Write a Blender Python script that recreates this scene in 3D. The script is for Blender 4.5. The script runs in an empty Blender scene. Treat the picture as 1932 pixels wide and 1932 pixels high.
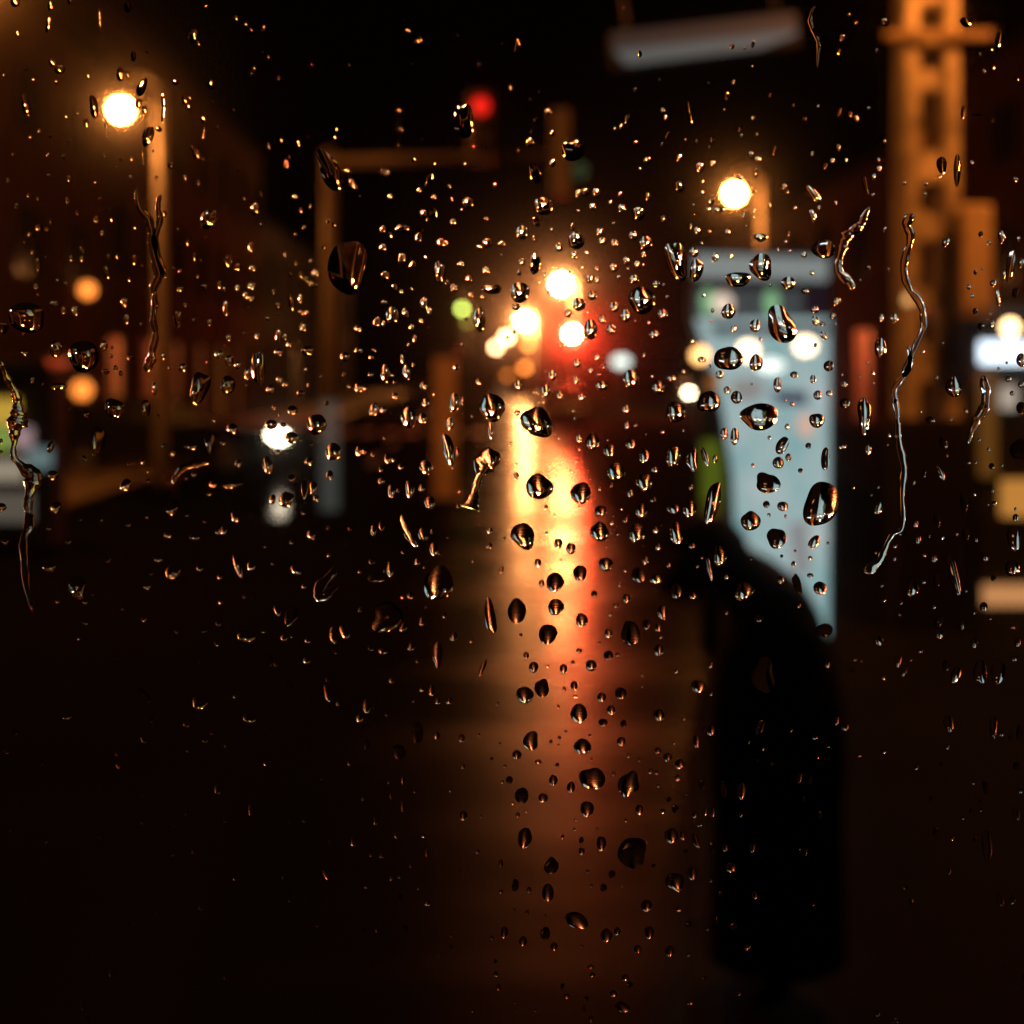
import bpy, bmesh, math, random
from mathutils import Vector, Matrix
random.seed(7)
SC = bpy.context.scene
COL = SC.collection

# ---------------------------------------------------------------- camera, sky, exposure
F = 2654.0            # focal length in frame units (frame = 1932 units wide, 40 degrees)
U0, HOR, CAMZ = 966.0, 700.0, 2.0
PANE_Y = 0.27         # outer face of the window pane, where the drops sit and the lens focuses
cd = bpy.data.cameras.new('camera'); cam = bpy.data.objects.new('camera', cd); COL.objects.link(cam)
cam.location = (0, 0, CAMZ); cam.rotation_euler = (math.radians(90), 0, 0)
cd.sensor_width = 36; cd.lens = 36 * F / 1932; cd.shift_y = (HOR - 966) / 1932
cd.clip_start = 0.01; cd.clip_end = 3000
cd.dof.use_dof = True; cd.dof.focus_distance = PANE_Y + 0.0008
cd.dof.aperture_fstop = cd.lens / 3.7
SC.camera = cam
world = bpy.data.worlds.new('World'); SC.world = world; world.use_nodes = True
wn = world.node_tree; bg = wn.nodes['Background']
sky = wn.nodes.new('ShaderNodeTexSky'); sky.sky_type = 'NISHITA'; sky.sun_disc = False
sky.sun_elevation = math.radians(-6); sky.sun_rotation = math.radians(200)
tint = wn.nodes.new('ShaderNodeMix'); tint.data_type = 'RGBA'; tint.blend_type = 'MIX'
tint.inputs['Factor'].default_value = 0.5
tint.inputs['B'].default_value = (0.012, 0.0045, 0.0012, 1)     # city glow under the rain clouds
wn.links.new(sky.outputs['Color'], tint.inputs['A']); wn.links.new(tint.outputs['Result'], bg.inputs['Color'])
bg.inputs['Strength'].default_value = 0.07
SC.view_settings.view_transform = 'Standard'; SC.view_settings.look = 'None'
SC.view_settings.exposure = 0.0; SC.view_settings.gamma = 1.0
cy = SC.cycles
cy.max_bounces = 12; cy.transmission_bounces = 10; cy.glossy_bounces = 2; cy.diffuse_bounces = 1
cy.transparent_max_bounces = 16; cy.sample_clamp_indirect = 0; cy.sample_clamp_direct = 0
cy.caustics_refractive = False; cy.caustics_reflective = True; cy.blur_glossy = 0.0
cy.use_adaptive_sampling = False
cy.use_denoising = True
try:
    cy.denoiser = 'OPENIMAGEDENOISE'; cy.denoising_input_passes = 'RGB_ALBEDO_NORMAL'
except Exception:
    pass

# ---------------------------------------------------------------- helpers
def at(u, v, d):
    return Vector(((u - U0) / F * d, d, CAMZ - (v - HOR) / F * d))
LEAN = -0.0286        # the street runs a little to the left of straight ahead
def st(lat, d, z=0.0):
    return Vector((lat + LEAN * d, d, z))
STREET_ROT = math.atan(-LEAN)

MATS = {}
def mat(name, color=(0.5, 0.5, 0.5), rough=0.6, metal=0.0, emit=None, estr=1.0, vary=0.15, scale=6.0, bump=0.0, spec=0.5):
    if name in MATS: return MATS[name]
    m = bpy.data.materials.new(name); m.use_nodes = True; nt = m.node_tree
    b = nt.nodes['Principled BSDF']
    b.inputs['Roughness'].default_value = rough; b.inputs['Metallic'].default_value = metal
    b.inputs['Specular IOR Level'].default_value = spec
    b.inputs['Base Color'].default_value = (*color, 1)
    if emit:
        b.inputs['Emission Color'].default_value = (*emit, 1); b.inputs['Emission Strength'].default_value = estr
    elif vary:
        tc = nt.nodes.new('ShaderNodeTexCoord'); n = nt.nodes.new('ShaderNodeTexNoise')
        n.inputs['Scale'].default_value = scale; n.inputs['Detail'].default_value = 6
        r = nt.nodes.new('ShaderNodeValToRGB')
        r.color_ramp.elements[0].position = 0.3; r.color_ramp.elements[1].position = 0.7
        r.color_ramp.elements[0].color = (*[c * (1 - vary) for c in color], 1)
        r.color_ramp.elements[1].color = (*[min(1, c * (1 + vary)) for c in color], 1)
        nt.links.new(tc.outputs['Object'], n.inputs['Vector']); nt.links.new(n.outputs['Fac'], r.inputs['Fac'])
        nt.links.new(r.outputs['Color'], b.inputs['Base Color'])
        if bump:
            bp = nt.nodes.new('ShaderNodeBump'); bp.inputs['Strength'].default_value = bump; bp.inputs['Distance'].default_value = 0.02
            nt.links.new(n.outputs['Fac'], bp.inputs['Height']); nt.links.new(bp.outputs['Normal'], b.inputs['Normal'])
    MATS[name] = m
    return m

def glow(name, color, strength):
    return mat(name, (0.05, 0.05, 0.05), 0.4, emit=color, estr=strength)

class MB:
    def __init__(s): s.bm = bmesh.new()
    def box(s, lo, hi, M=None):
        lo, hi = Vector(lo), Vector(hi)
        c = (lo + hi) / 2; d = hi - lo
        T = Matrix.Translation(c) @ Matrix.Diagonal((*d, 1))
        bmesh.ops.create_cube(s.bm, size=1, matrix=(M @ T) if M else T); return s
    def tube(s, pts, r, n=10, caps=True):
        pts = [Vector(p) for p in pts]; rr = r if isinstance(r, (list, tuple)) else [r] * len(pts)
        rings = []
        for i, p in enumerate(pts):
            t = (pts[min(i + 1, len(pts) - 1)] - pts[max(i - 1, 0)]).normalized()
            a = t.orthogonal().normalized() if abs(t.z) < 0.9 else Vector((1, 0, 0))
            a = (a - t * a.dot(t)).normalized(); b = t.cross(a)
            rings.append([s.bm.verts.new(p + (a * math.cos(2 * math.pi * k / n) + b * math.sin(2 * math.pi * k / n)) * rr[i]) for k in range(n)])
        for A, B in zip(rings, rings[1:]):
            for k in range(n): s.bm.faces.new((A[k], A[(k + 1) % n], B[(k + 1) % n], B[k]))
        if caps:
            s.bm.faces.new(rings[0][::-1]); s.bm.faces.new(rings[-1])
        return s
    def ball(s, c, rx, ry=None, rz=None, u=16, v=10):
        ry = ry or rx; rz = rz or rx
        bmesh.ops.create_uvsphere(s.bm, u_segments=u, v_segments=v, radius=1,
            matrix=Matrix.Translation(c) @ Matrix.Diagonal((rx, ry, rz, 1))); return s
    def prism(s, poly, axis, a, b):
        # poly in the plane across axis ('x' -> (y,z), 'y' -> (x,z)), pushed from a to b
        def P(p, t): return (t, p[0], p[1]) if axis == 'x' else ((p[0], t, p[1]) if axis == 'y' else (p[0], p[1], t))
        A = [s.bm.verts.new(P(p, a)) for p in poly]; B = [s.bm.verts.new(P(p, b)) for p in poly]
        n = len(poly)
        for k in range(n): s.bm.faces.new((A[k], A[(k + 1) % n], B[(k + 1) % n], B[k]))
        s.bm.faces.new(A[::-1]); s.bm.faces.new(B); return s
    def build(s, name, m, parent=None, smooth=False, bevel=0.0, loc=None, rotz=0.0):
        bmesh.ops.recalc_face_normals(s.bm, faces=s.bm.faces[:])
        me = bpy.data.meshes.new(name); s.bm.to_mesh(me); s.bm.free()
        if smooth:
            for p in me.polygons: p.use_smooth = True
        me.materials.append(m)
        o = bpy.data.objects.new(name, me); COL.objects.link(o)
        if parent: o.parent = parent
        if loc is not None: o.location = loc
        if rotz: o.rotation_euler.z = rotz
        if bevel:
            md = o.modifiers.new('bevel', 'BEVEL'); md.width = bevel; md.segments = 2
        return o

def tag(o, label=None, cat=None, group=None, kind=None):
    if label: o['label'] = label
    if cat: o['category'] = cat
    if group: o['group'] = group
    if kind: o['kind'] = kind
    return o
def empty(name, loc, rotz=0.0, label=None, cat=None, group=None):
    o = bpy.data.objects.new(name, None); COL.objects.link(o)
    o.location = loc; o.rotation_euler.z = rotz; o.empty_display_size = 0.2
    return tag(o, label, cat, group)

# ---------------------------------------------------------------- ground
LANE_C = 0.78      # middle of the wet lane, metres right of the street axis through the camera
def wet(name, base, dry, wetr, pscale, stretch, bias, bump=0.25, lane=False, film=1.0):
    m = bpy.data.materials.new(name); m.use_nodes = True; nt = m.node_tree; N = nt.nodes; L = nt.links
    b = N['Principled BSDF']
    tc = N.new('ShaderNodeTexCoord'); mp = N.new('ShaderNodeMapping'); mp.inputs['Scale'].default_value = stretch
    L.new(tc.outputs['Object'], mp.inputs['Vector'])
    n1 = N.new('ShaderNodeTexNoise'); n1.inputs['Scale'].default_value = pscale; n1.inputs['Detail'].default_value = 4
    L.new(mp.outputs['Vector'], n1.inputs['Vector'])
    r1 = N.new('ShaderNodeMapRange'); r1.inputs['From Min'].default_value = bias - 0.09; r1.inputs['From Max'].default_value = bias + 0.09
    r1.inputs['To Min'].default_value = wetr; r1.inputs['To Max'].default_value = dry
    L.new(n1.outputs['Fac'], r1.inputs['Value']); L.new(r1.outputs['Result'], b.inputs['Roughness'])
    fsock = None
    if lane:      # the worn, water filled lane is smooth; the crown of the road beside it stays coarse
        sx = N.new('ShaderNodeSeparateXYZ'); L.new(tc.outputs['Object'], sx.inputs[0])
        ml = N.new('ShaderNodeMath'); ml.operation = 'MULTIPLY_ADD'; ml.inputs[1].default_value = -LEAN * 0.25
        L.new(sx.outputs['Y'], ml.inputs[0]); L.new(sx.outputs['X'], ml.inputs[2])
        ml2 = N.new('ShaderNodeMath'); ml2.operation = 'MULTIPLY_ADD'; ml2.inputs[1].default_value = 0.8
        L.new(n1.outputs['Fac'], ml2.inputs[0]); L.new(ml.outputs[0], ml2.inputs[2])
        ab = N.new('ShaderNodeMath'); ab.operation = 'ABSOLUTE'
        of = N.new('ShaderNodeMath'); of.operation = 'SUBTRACT'; of.inputs[1].default_value = LANE_C
        L.new(ml2.outputs[0], of.inputs[0]); L.new(of.outputs[0], ab.inputs[0])
        mr = N.new('ShaderNodeMapRange'); mr.interpolation_type = 'SMOOTHSTEP'
        mr.inputs['From Min'].default_value = 0.7; mr.inputs['From Max'].default_value = 2.3
        mr.inputs['To Min'].default_value = 0.0; mr.inputs['To Max'].default_value = 0.35
        L.new(ab.outputs[0], mr.inputs['Value'])
        fl = N.new('ShaderNodeMapRange'); fl.interpolation_type = 'SMOOTHSTEP'; fl.inputs['From Min'].default_value = 0.5; fl.inputs['From Max'].default_value = 1.35
        fl.inputs['To Min'].default_value = film; fl.inputs['To Max'].default_value = film * 0.05
        L.new(ab.outputs[0], fl.inputs['Value']); fsock = fl.outputs['Result']
        ad = N.new('ShaderNodeMath'); ad.operation = 'ADD'
        L.new(r1.outputs['Result'], ad.inputs[0]); L.new(mr.outputs['Result'], ad.inputs[1]); L.new(ad.outputs[0], b.inputs['Roughness'])
    n2 = N.new('ShaderNodeTexNoise'); n2.inputs['Scale'].default_value = 60; n2.inputs['Detail'].default_value = 3
    L.new(tc.outputs['Object'], n2.inputs['Vector'])
    cr = N.new('ShaderNodeValToRGB')
    cr.color_ramp.elements[0].color = (*[c * 0.6 for c in base], 1); cr.color_ramp.elements[1].color = (*[c * 1.4 for c in base], 1)
    L.new(n2.outputs['Fac'], cr.inputs['Fac']); L.new(cr.outputs['Color'], b.inputs['Base Color'])
    n3 = N.new('ShaderNodeTexNoise'); n3.inputs['Scale'].default_value = 3.0; n3.inputs['Detail'].default_value = 4
    L.new(tc.outputs['Object'], n3.inputs['Vector'])
    bp = N.new('ShaderNodeBump'); bp.inputs['Strength'].default_value = bump; bp.inputs['Distance'].default_value = 0.02
    L.new(n3.outputs['Fac'], bp.inputs['Height']); L.new(bp.outputs['Normal'], b.inputs['Normal'])
    b.inputs['IOR'].default_value = 1.33
    # water film over a matt stone: only the covered share of the surface mirrors
    df = N.new('ShaderNodeBsdfDiffuse'); L.new(cr.outputs['Color'], df.inputs['Color'])
    mx = N.new('ShaderNodeMixShader'); mx.inputs['Fac'].default_value = film
    if fsock: L.new(fsock, mx.inputs['Fac'])
    L.new(df.outputs[0], mx.inputs[1]); L.new(b.outputs[0], mx.inputs[2]); L.new(mx.outputs[0], N['Material Output'].inputs['Surface'])
    return m
M_ASPHALT = wet('wet_asphalt', (0.006, 0.0058, 0.0055), 0.36, 0.21, 0.5, (0.3, 1.0, 1.0), 0.56, bump=0.12, lane=True, film=0.34)
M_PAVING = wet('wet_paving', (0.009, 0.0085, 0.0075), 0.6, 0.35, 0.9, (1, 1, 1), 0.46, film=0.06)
M_KERB = wet('wet_kerb_stone', (0.012, 0.0115, 0.0105), 0.45, 0.25, 1.5, (1, 1, 1), 0.5, film=0.08)

g = MB(); g.box((-400, -40, -0.3), (400, 900, 0.0)); tag(g.build('road', M_ASPHALT), kind='structure')
def strip(name, lat0, lat1, d0, d1, z0, z1, m):
    a = [st(lat0, d0), st(lat1, d0), st(lat1, d1), st(lat0, d1)]
    return tag(MB().prism([(p.x, p.y) for p in a], 'z', z0, z1).build(name, m), kind='structure')
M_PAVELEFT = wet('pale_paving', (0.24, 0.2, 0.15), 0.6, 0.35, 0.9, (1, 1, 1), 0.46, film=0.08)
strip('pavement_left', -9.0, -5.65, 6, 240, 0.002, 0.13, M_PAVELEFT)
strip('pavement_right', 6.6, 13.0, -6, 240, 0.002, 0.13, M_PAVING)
def kerb(name, lat0, lat1, d0, d1, m=M_KERB, n=1):
    root = empty(name, (0, 0, 0)); tag(root, kind='structure')
    L = (d1 - d0) / n
    for i in range(n):
        a, b = d0 + i * L + 0.004, d0 + (i + 1) * L - 0.004
        q = [st(lat0, a), st(lat1, a), st(lat1, b), st(lat0, b)]
        MB().prism([(p.x, p.y) for p in q], 'z', 0.003, 0.136 + 0.004 * ((i * 7) % 3)).build('kerb_stone', m, root)
kerb('kerb_left', -5.645, -5.45, 8, 60, n=26)
kerb('kerb_right', 6.4, 6.595, 6, 60, n=27)
# the raised stop platform that the lit panel and the person stand on
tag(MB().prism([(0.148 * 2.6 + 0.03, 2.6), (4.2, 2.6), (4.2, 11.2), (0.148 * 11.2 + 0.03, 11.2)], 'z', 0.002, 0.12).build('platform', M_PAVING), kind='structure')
pk = empty('platform_kerb', (0, 0, 0)); tag(pk, kind='structure')
for i in range(8):
    a, b2 = 2.6 + i * 1.075 + 0.004, 2.6 + (i + 1) * 1.075 - 0.004
    MB().prism([(0.148 * a - 0.10, a), (0.148 * a + 0.026, a), (0.148 * b2 + 0.026, b2), (0.148 * b2 - 0.10, b2)], 'z', 0.003, 0.124 + 0.003 * (i % 3)).build('kerb_stone', M_KERB, pk)
# standing water
M_PUDDLE = wet('puddle_water', (0.004, 0.004, 0.004), 0.12, 0.08, 1.0, (1, 1, 1), 0.5, bump=0.06, film=0.16)
def puddle(u, v, ru, rv, seed):
    rg = random.Random(seed); c = 2 * F / (v - HOR); n = 26; poly = []
    a2, a3 = rg.uniform(0, 6), rg.uniform(0, 6)
    for i in range(n):
        t = 2 * math.pi * i / n; q = 1 + 0.22 * math.cos(2 * t + a2) + 0.16 * math.cos(3 * t + a3) + 0.06 * rg.uniform(-1, 1)
        dd = CAMZ * F / (v + rv * q * math.sin(t) - HOR)
        poly.append(((u + ru * q * math.cos(t) - U0) / F * dd, dd))
    tag(MB().prism(poly, 'z', 0.001, 0.004).build('puddle', M_PUDDLE), kind='structure')
puddle(515, 935, 62, 48, 3); puddle(150, 900, 130, 26, 8)
# painted lane marks
M_PAINT = mat('road_paint', (0.55, 0.54, 0.5), 0.35)
marks = empty('lane_markings', (0, 0, 0)); tag(marks, kind='structure')
for i in range(9):
    a = 30 + i * 7.0
    q = [st(-2.25, a), st(-2.1, a), st(-2.1, a + 3), st(-2.25, a + 3)]
    MB().prism([(p.x, p.y) for p in q], 'z', 0.001, 0.005).build('lane_dash', M_PAINT, marks)
for i in range(8):
    q = [st(-5.0 + i * 0.72, 44), st(-4.6 + i * 0.72, 44), st(-4.6 + i * 0.72, 47), st(-5.0 + i * 0.72, 47)]
    MB().prism([(p.x, p.y) for p in q], 'z', 0.001, 0.006).build('crossing_bar', M_PAINT, marks)

# ---------------------------------------------------------------- houses along the street
M_GLASSDARK = mat('dark_window_glass', (0.01, 0.01, 0.012), 0.08, vary=0)
def house(name, label, side, lat, d0, d1, h, depth, wallm, floors, per_floor, roofm, lit=()):
    """a row house whose front faces the street; front along the street axis"""
    o = st(lat, d0); root = empty(name, (o.x, o.y, 0), STREET_ROT, label, 'house', 'houses along the street')
    L = d1 - d0; s = side                       # s = -1: stands left of the street
    x0, x1 = (-depth, 0) if s < 0 else (0, depth)
    bays = L / per_floor; fh = (h - 0.6) / floors
    # front wall built of piers and spandrels so that the openings are real
    w = MB()
    t = 0.3
    fx = (-t, 0) if s < 0 else (0, t)
    ops = []
    for f in range(floors):
        zb, zt = f * fh + (0.3 if f == 0 else 0.95), f * fh + fh - 0.55
        for k in range(per_floor):
            ops.append((k * bays + bays * 0.24, k * bays + bays * 0.76, zb, zt, f, k))
    for f in range(floors + 1):
        lo = 0 if f == 0 else (f - 1) * fh + fh - 0.55
        hi = h if f == floors else f * fh + (0.3 if f == 0 else 0.95)
        w.box((fx[0], 0, lo), (fx[1], L, hi))
    for f in range(floors):
        zb, zt = f * fh + (0.3 if f == 0 else 0.95), f * fh + fh - 0.55
        ed = [0] + [e for k in range(per_floor) for e in (k * bays + bays * 0.24, k * bays + bays * 0.76)] + [L]
        for a, b in zip(ed[::2], ed[1::2]): w.box((fx[0], a, zb), (fx[1], b, zt))
    bx = (x0, fx[0] - 0.02) if s < 0 else (fx[1] + 0.02, x1)
    w.box((x0 if s < 0 else x1 - 0.3, 0, 0), (x0 + 0.3 if s < 0 else x1, L, h))
    w.box((min(bx), 0, 0), (max(bx), 0.3, h)); w.box((min(bx), L - 0.3, 0), (max(bx), L, h))
    w.build('wall', wallm, root)
    rf = MB().box((x0 - 0.15, -0.02, h + 0.003), (x1 + 0.15, L + 0.02, h + 0.28)).build('roof', roofm, root)
    MB().box((x0 + depth * 0.4, L * 0.3, h + 0.285), (x0 + depth * 0.4 + 0.7, L * 0.3 + 0.9, h + 1.5)).build('chimney', wallm, rf)
    for (a, b, zb, zt, f, k) in ops:
        fr = MB(); c = -0.16 if s < 0 else 0.16
        for q in ((a, a + 0.07, zb, zt), (b - 0.07, b, zb, zt), (a + 0.07, b - 0.07, zb, zb + 0.07), (a + 0.07, b - 0.07, zt - 0.07, zt), ((a + b) / 2 - 0.03, (a + b) / 2 + 0.03, zb + 0.07, zt - 0.07)):
            fr.box((c - 0.04, q[0], q[2]), (c + 0.04, q[1], q[3]))
        win = fr.build('window', mat('window_frame_paint', (0.04, 0.033, 0.027), 0.7, spec=0.0), root)
        gm = lit.get((f, k), M_GLASSDARK) if lit else M_GLASSDARK
        cc = c - 0.02 if s < 0 else c + 0.02
        MB().box((cc - 0.006, a + 0.05, zb + 0.05), (cc + 0.006, b - 0.05, zt - 0.05)).build('pane', gm, win)
    return root
M_OCHRE = mat('ochre_plaster', (0.05, 0.03, 0.018), 0.8, vary=0.25, scale=1.2, spec=0.0)
M_CREAM = mat('cream_plaster', (0.04, 0.028, 0.019), 0.8, vary=0.25, scale=1.0, spec=0.0)
M_GREYP = mat('grey_plaster', (0.035, 0.03, 0.026), 0.85, vary=0.25, scale=1.4, spec=0.0)
M_BRICK = mat('dark_brick', (0.035, 0.018, 0.012), 0.85, vary=0.3, scale=3, spec=0.0)
M_ROOF = mat('roof_slate', (0.015, 0.014, 0.014), 0.9, spec=0.0)
AMB = (1.0, 0.33, 0.05)
W1 = glow('amber_lit_window', AMB, 0.16); W2 = glow('dim_amber_window', AMB, 0.05); W3 = glow('pale_green_window', (0.7, 1.0, 0.6), 0.10)
house('terraced_house', 'ochre terraced house lit by the left street lamp, nearest on the left', -1, -9.0, 13, 34, 9.4, 9, M_OCHRE, 3, 6, M_ROOF)
house('terraced_house', 'cream terraced house with amber lit ground floor, second on the left', -1, -9.0, 34.1, 60, 11.0, 9, M_CREAM, 3, 7, M_ROOF,
      {(0, 0): W1, (0, 1): W2, (0, 2): W2, (0, 3): W2, (0, 4): W1, (0, 5): W2})
house('terraced_house', 'low grey terraced house far along the left side of the street', -1, -9.0, 60.1, 105, 8.4, 9, M_GREYP, 2, 9, M_ROOF, {(0, 2): W2, (1, 5): W2})
house('terraced_house', 'dark brick terraced house behind the utility pole on the right', 1, 13.0, 14, 40, 9.8, 9, M_BRICK, 3, 7, M_ROOF, {(0, 5): W1, (0, 6): W2, (1, 6): W2, (1, 2): W2})
house('terraced_house', 'plain dark terraced house behind the lit panel on the right', 1, 13.0, 40.1, 78, 8.6, 9, M_GREYP, 2, 8, M_ROOF, {(0, 1): W2, (0, 4): W3})

# ---------------------------------------------------------------- street lamps
SOD = (1.0, 0.27, 0.04); SODW = (1.0, 0.30, 0.055); SODF = (1.0, 0.35, 0.095)
M_POST = mat('lamp_post_paint', (0.22, 0.2, 0.17), 0.5, vary=0.2)
M_DARKMETAL = mat('dark_metal', (0.03, 0.03, 0.03), 0.4, 0.6)
def street_lamp(label, u, v, d, side, r=0.17, power=900.0, reach=0.6, warm=SOD, key='sodium', postr=0.085, postu=None):
    """post on the pavement, a short arm over the road, a globe under its hood"""
    L = at(u, v, d)
    px = L.x + (1 if side > 0 else -1) * reach if postu is None else (postu - U0) / F * d
    root = empty('street_lamp', (px, d, 0.0), 0, label, 'street lamp', 'street lamps along the road')
    lx = L.x - px; h = L.z
    MB().tube([(0, 0, 0.0), (0, 0, 1.2), (0, 0, h + 0.35)], [postr * 1.35, postr, postr * 0.7], 12).build('post', M_POST, root, True)
    MB().tube([(0, 0, 0.001), (0, 0, 0.35), (0, 0, 0.42)], [postr * 2.0, postr * 1.9, postr * 1.36], 12).build('base_sleeve', M_DARKMETAL, root, True)
    MB().tube([(0, 0, h + 0.3), (lx * 0.4, 0, h + 0.52), (lx * 0.85, 0, h + 0.5), (lx, 0, h + 0.36)], 0.035, 8).build('arm', M_POST, root, True)
    hood = MB().tube([(lx, 0, h + 0.40), (lx, 0, h + 0.30), (lx, 0, h + r * 0.75)], [0.05, r * 0.75, r * 1.02], 16).build('lamp_hood', M_DARKMETAL, root, True)
    MB().ball((lx, 0, h), r, r, r * 0.95).build('globe', glow('lamp_' + key, warm, power), root, True)
    return root
street_lamp('bright street lamp at upper left, its globe left of the post', 228, 207, 21.5, -1, r=0.14, power=480, warm=SODW, postu=302, postr=0.10, key='near')
street_lamp('bright street lamp high above the lit blue panel', 1386, 365, 31.7, 1, r=0.17, power=420, warm=SODW, key='mid')
street_lamp('bright street lamp over the golden road reflection, tallest of the centre lamps', 1059, 536, 65, 1, r=0.26, warm=SODF, power=2200, key='far')
street_lamp('bright street lamp just lower left of the tallest centre lamp', 990, 605, 112, 1, r=0.30, warm=SODF, power=4600, key='farther')
street_lamp('cream street lamp touching the lowest one of the centre row', 956, 636, 163, 1, r=0.42, warm=(1.0, 0.5, 0.22), power=36, key='row_end', postr=0.06)
street_lamp('cream street lamp, lowest and leftmost of the centre row', 936, 655, 236, 1, r=0.55, warm=(1.0, 0.5, 0.22), power=30, key='row_last', postr=0.06)
street_lamp('dim amber lantern below right of the centre street lamps', 996, 650, 200, 1, r=0.4, power=9, key='dim_a', postr=0.05)
street_lamp('small amber lantern low at the end of the road, above the golden reflection', 990, 694, 150, 1, r=0.35, power=8, key='dim_b', postr=0.05)
street_lamp('faintest brown lantern low at the end of the road', 958, 708, 140, -1, r=0.3, power=3.0, key='dim_c', postr=0.05)
street_lamp('street lamp on the near left pavement, out past the picture', -75, -75, 14.0, -1, r=0.14, power=900, key='near_left')
# the lamp of the same row beside the window, outside the picture: it lights the utility pole
street_lamp('unseen street lamp on the near right pavement beside the utility pole', 966 + 4.0 / 8.7 * F, 700 - 4.5 / 8.7 * F, 8.7, 1, r=0.13, power=1500, key='beside')

# ---------------------------------------------------------------- wall lanterns
def lantern(label, u, v, d, r, color, power, key):
    p = at(u, v, d)
    root = empty('wall_lantern', p, 0, label, 'lantern', 'wall lanterns')
    MB().box((-r - 0.28, -0.03, r * 0.5), (-0.0, 0.03, r * 0.5 + 0.06)).build('bracket', M_DARKMETAL, root)
    MB().tube([(0, 0, r * 0.9), (0, 0, r * 1.5)], [r * 0.9, r * 0.2], 12).build('cap', M_DARKMETAL, root, True)
    MB().ball((0, 0, 0), r).build('globe', glow('lantern_' + key, color, power), root, True)
lantern('orange ringed wall lantern on the house left of the lamp post', 165, 547, 32.0, 0.16, SOD, 3.2, 'a')
lantern('low orange lantern above the dark car on the left', 155, 735, 31.0, 0.2, SOD, 2.4, 'b')

# ---------------------------------------------------------------- traffic signals
M_SIGBOX = mat('signal_housing', (0.12, 0.1, 0.08), 0.5)
M_LENSOFF = mat('dark_lens', (0.02, 0.012, 0.01), 0.2, vary=0)
def signal_head(parent, p, lit, lens, r=0.1, face=-1):
    """three lenses in a housing; p is the centre of the lit lens, 'lit' its index from the top"""
    top = p[2] + lit * 2.6 * r
    hd = MB().box((p[0] - 1.5 * r, p[1] + 0.02, top - 7.0 * r), (p[0] + 1.5 * r, p[1] + 0.22, top + 1.8 * r)).build('signal_head', M_SIGBOX, parent, bevel=0.02)
    for k in range(3):
        z = top - k * 2.6 * r
        MB().tube([(p[0], p[1] - 0.02, z), (p[0], p[1] + 0.018, z)], [r * 0.8, r], 16).build('lens', lens if k == lit else M_LENSOFF, hd, True)
        MB().prism([(p[0] - 1.15 * r, z + 0.2 * r), (p[0] - 1.0 * r, z + 0.9 * r), (p[0], z + 1.28 * r), (p[0] + 1.0 * r, z + 0.9 * r), (p[0] + 1.15 * r, z + 0.2 * r),
                    (p[0] + 1.05 * r, z + 0.2 * r), (p[0] + 0.9 * r, z + 0.82 * r), (p[0], z + 1.16 * r), (p[0] - 0.9 * r, z + 0.82 * r), (p[0] - 1.05 * r, z + 0.2 * r)], 'y', p[1] - 0.18, p[1] + 0.018).build('visor', M_SIGBOX, hd)
    return hd
# mast arm over the road
d = 17.7; base = at(622, 1000, d); base.z = 0
mast = empty('mast_arm_signal', base, 0, 'traffic signal mast with a long arm and dim red light over the road', 'traffic signal')
arm_z = at(0, 306, d).z
M_MAST = mat('mast_paint', (0.17, 0.14, 0.11), 0.5)
MB().tube([(0, 0, 0), (0, 0, arm_z + 0.15)], [0.11, 0.085], 12).build('post', M_MAST, mast, True)
MB().tube([(0, 0, 0.25), (0, 0, 1.62)], [0.118, 0.112], 12).build('headlight_glow_sleeve', glow('sleeve_painted_glow', (0.85, 0.92, 0.82), 0.05), mast, True)  # headlight falling on the lower post, put in as a pale glow
MB().tube([(0, 0, arm_z), (1.4, 0, arm_z + 0.05), ((1075 - 622) / F * d, 0, arm_z + 0.10)], [0.075, 0.06, 0.045], 10).build('mast_arm', M_MAST, mast, True)
rp = at(908, 208, d) - base
signal_head(mast, (rp.x, -0.3, rp.z), 0, glow('red_lens', (1.0, 0.015, 0.01), 1.4), 0.10)
gp = at(1093, 325, d) - base
MB().box(((1040 - 622) / F * d, -0.28, at(0, 372, d).z), ((1074 - 622) / F * d, -0.05, at(0, 212, d).z)).build('signal_back_box', M_MAST, mast, bevel=0.02)
MB().ball((gp.x, -0.16, gp.z), 0.085, 0.085, 0.1).build('green_side_lens', glow('dim_green_lens', (0.1, 0.8, 0.4), 0.05), mast, True)
def post_signal(label, u, v, d, lit, lens, r=0.11):
    p = at(u, v, d)
    root = empty('traffic_signal', (p.x, d, 0), 0, label, 'traffic signal', 'traffic signals down the road')
    MB().tube([(0, 0.3, 0), (0, 0.3, p.z + 0.6)], 0.06, 10).build('post', M_DARKMETAL, root, True)
    signal_head(root, (0, 0, p.z), lit, lens, r)
post_signal('red traffic signal glowing white hot below the tallest centre lamp', 1080, 630, 60, 0, glow('hot_red_lens', (1.0, 0.04, 0.015), 9500.0), 0.16)
post_signal('green traffic signal left of the centre street lamps', 872, 583, 60, 2, glow('green_lens', (0.55, 0.72, 0.12), 14.0), 0.12)
post_signal('dimmer green traffic signal just below right of the other green one', 882, 607, 66, 2, glow('dim_green_far', (0.45, 0.5, 0.06), 2.5), 0.12)

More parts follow.
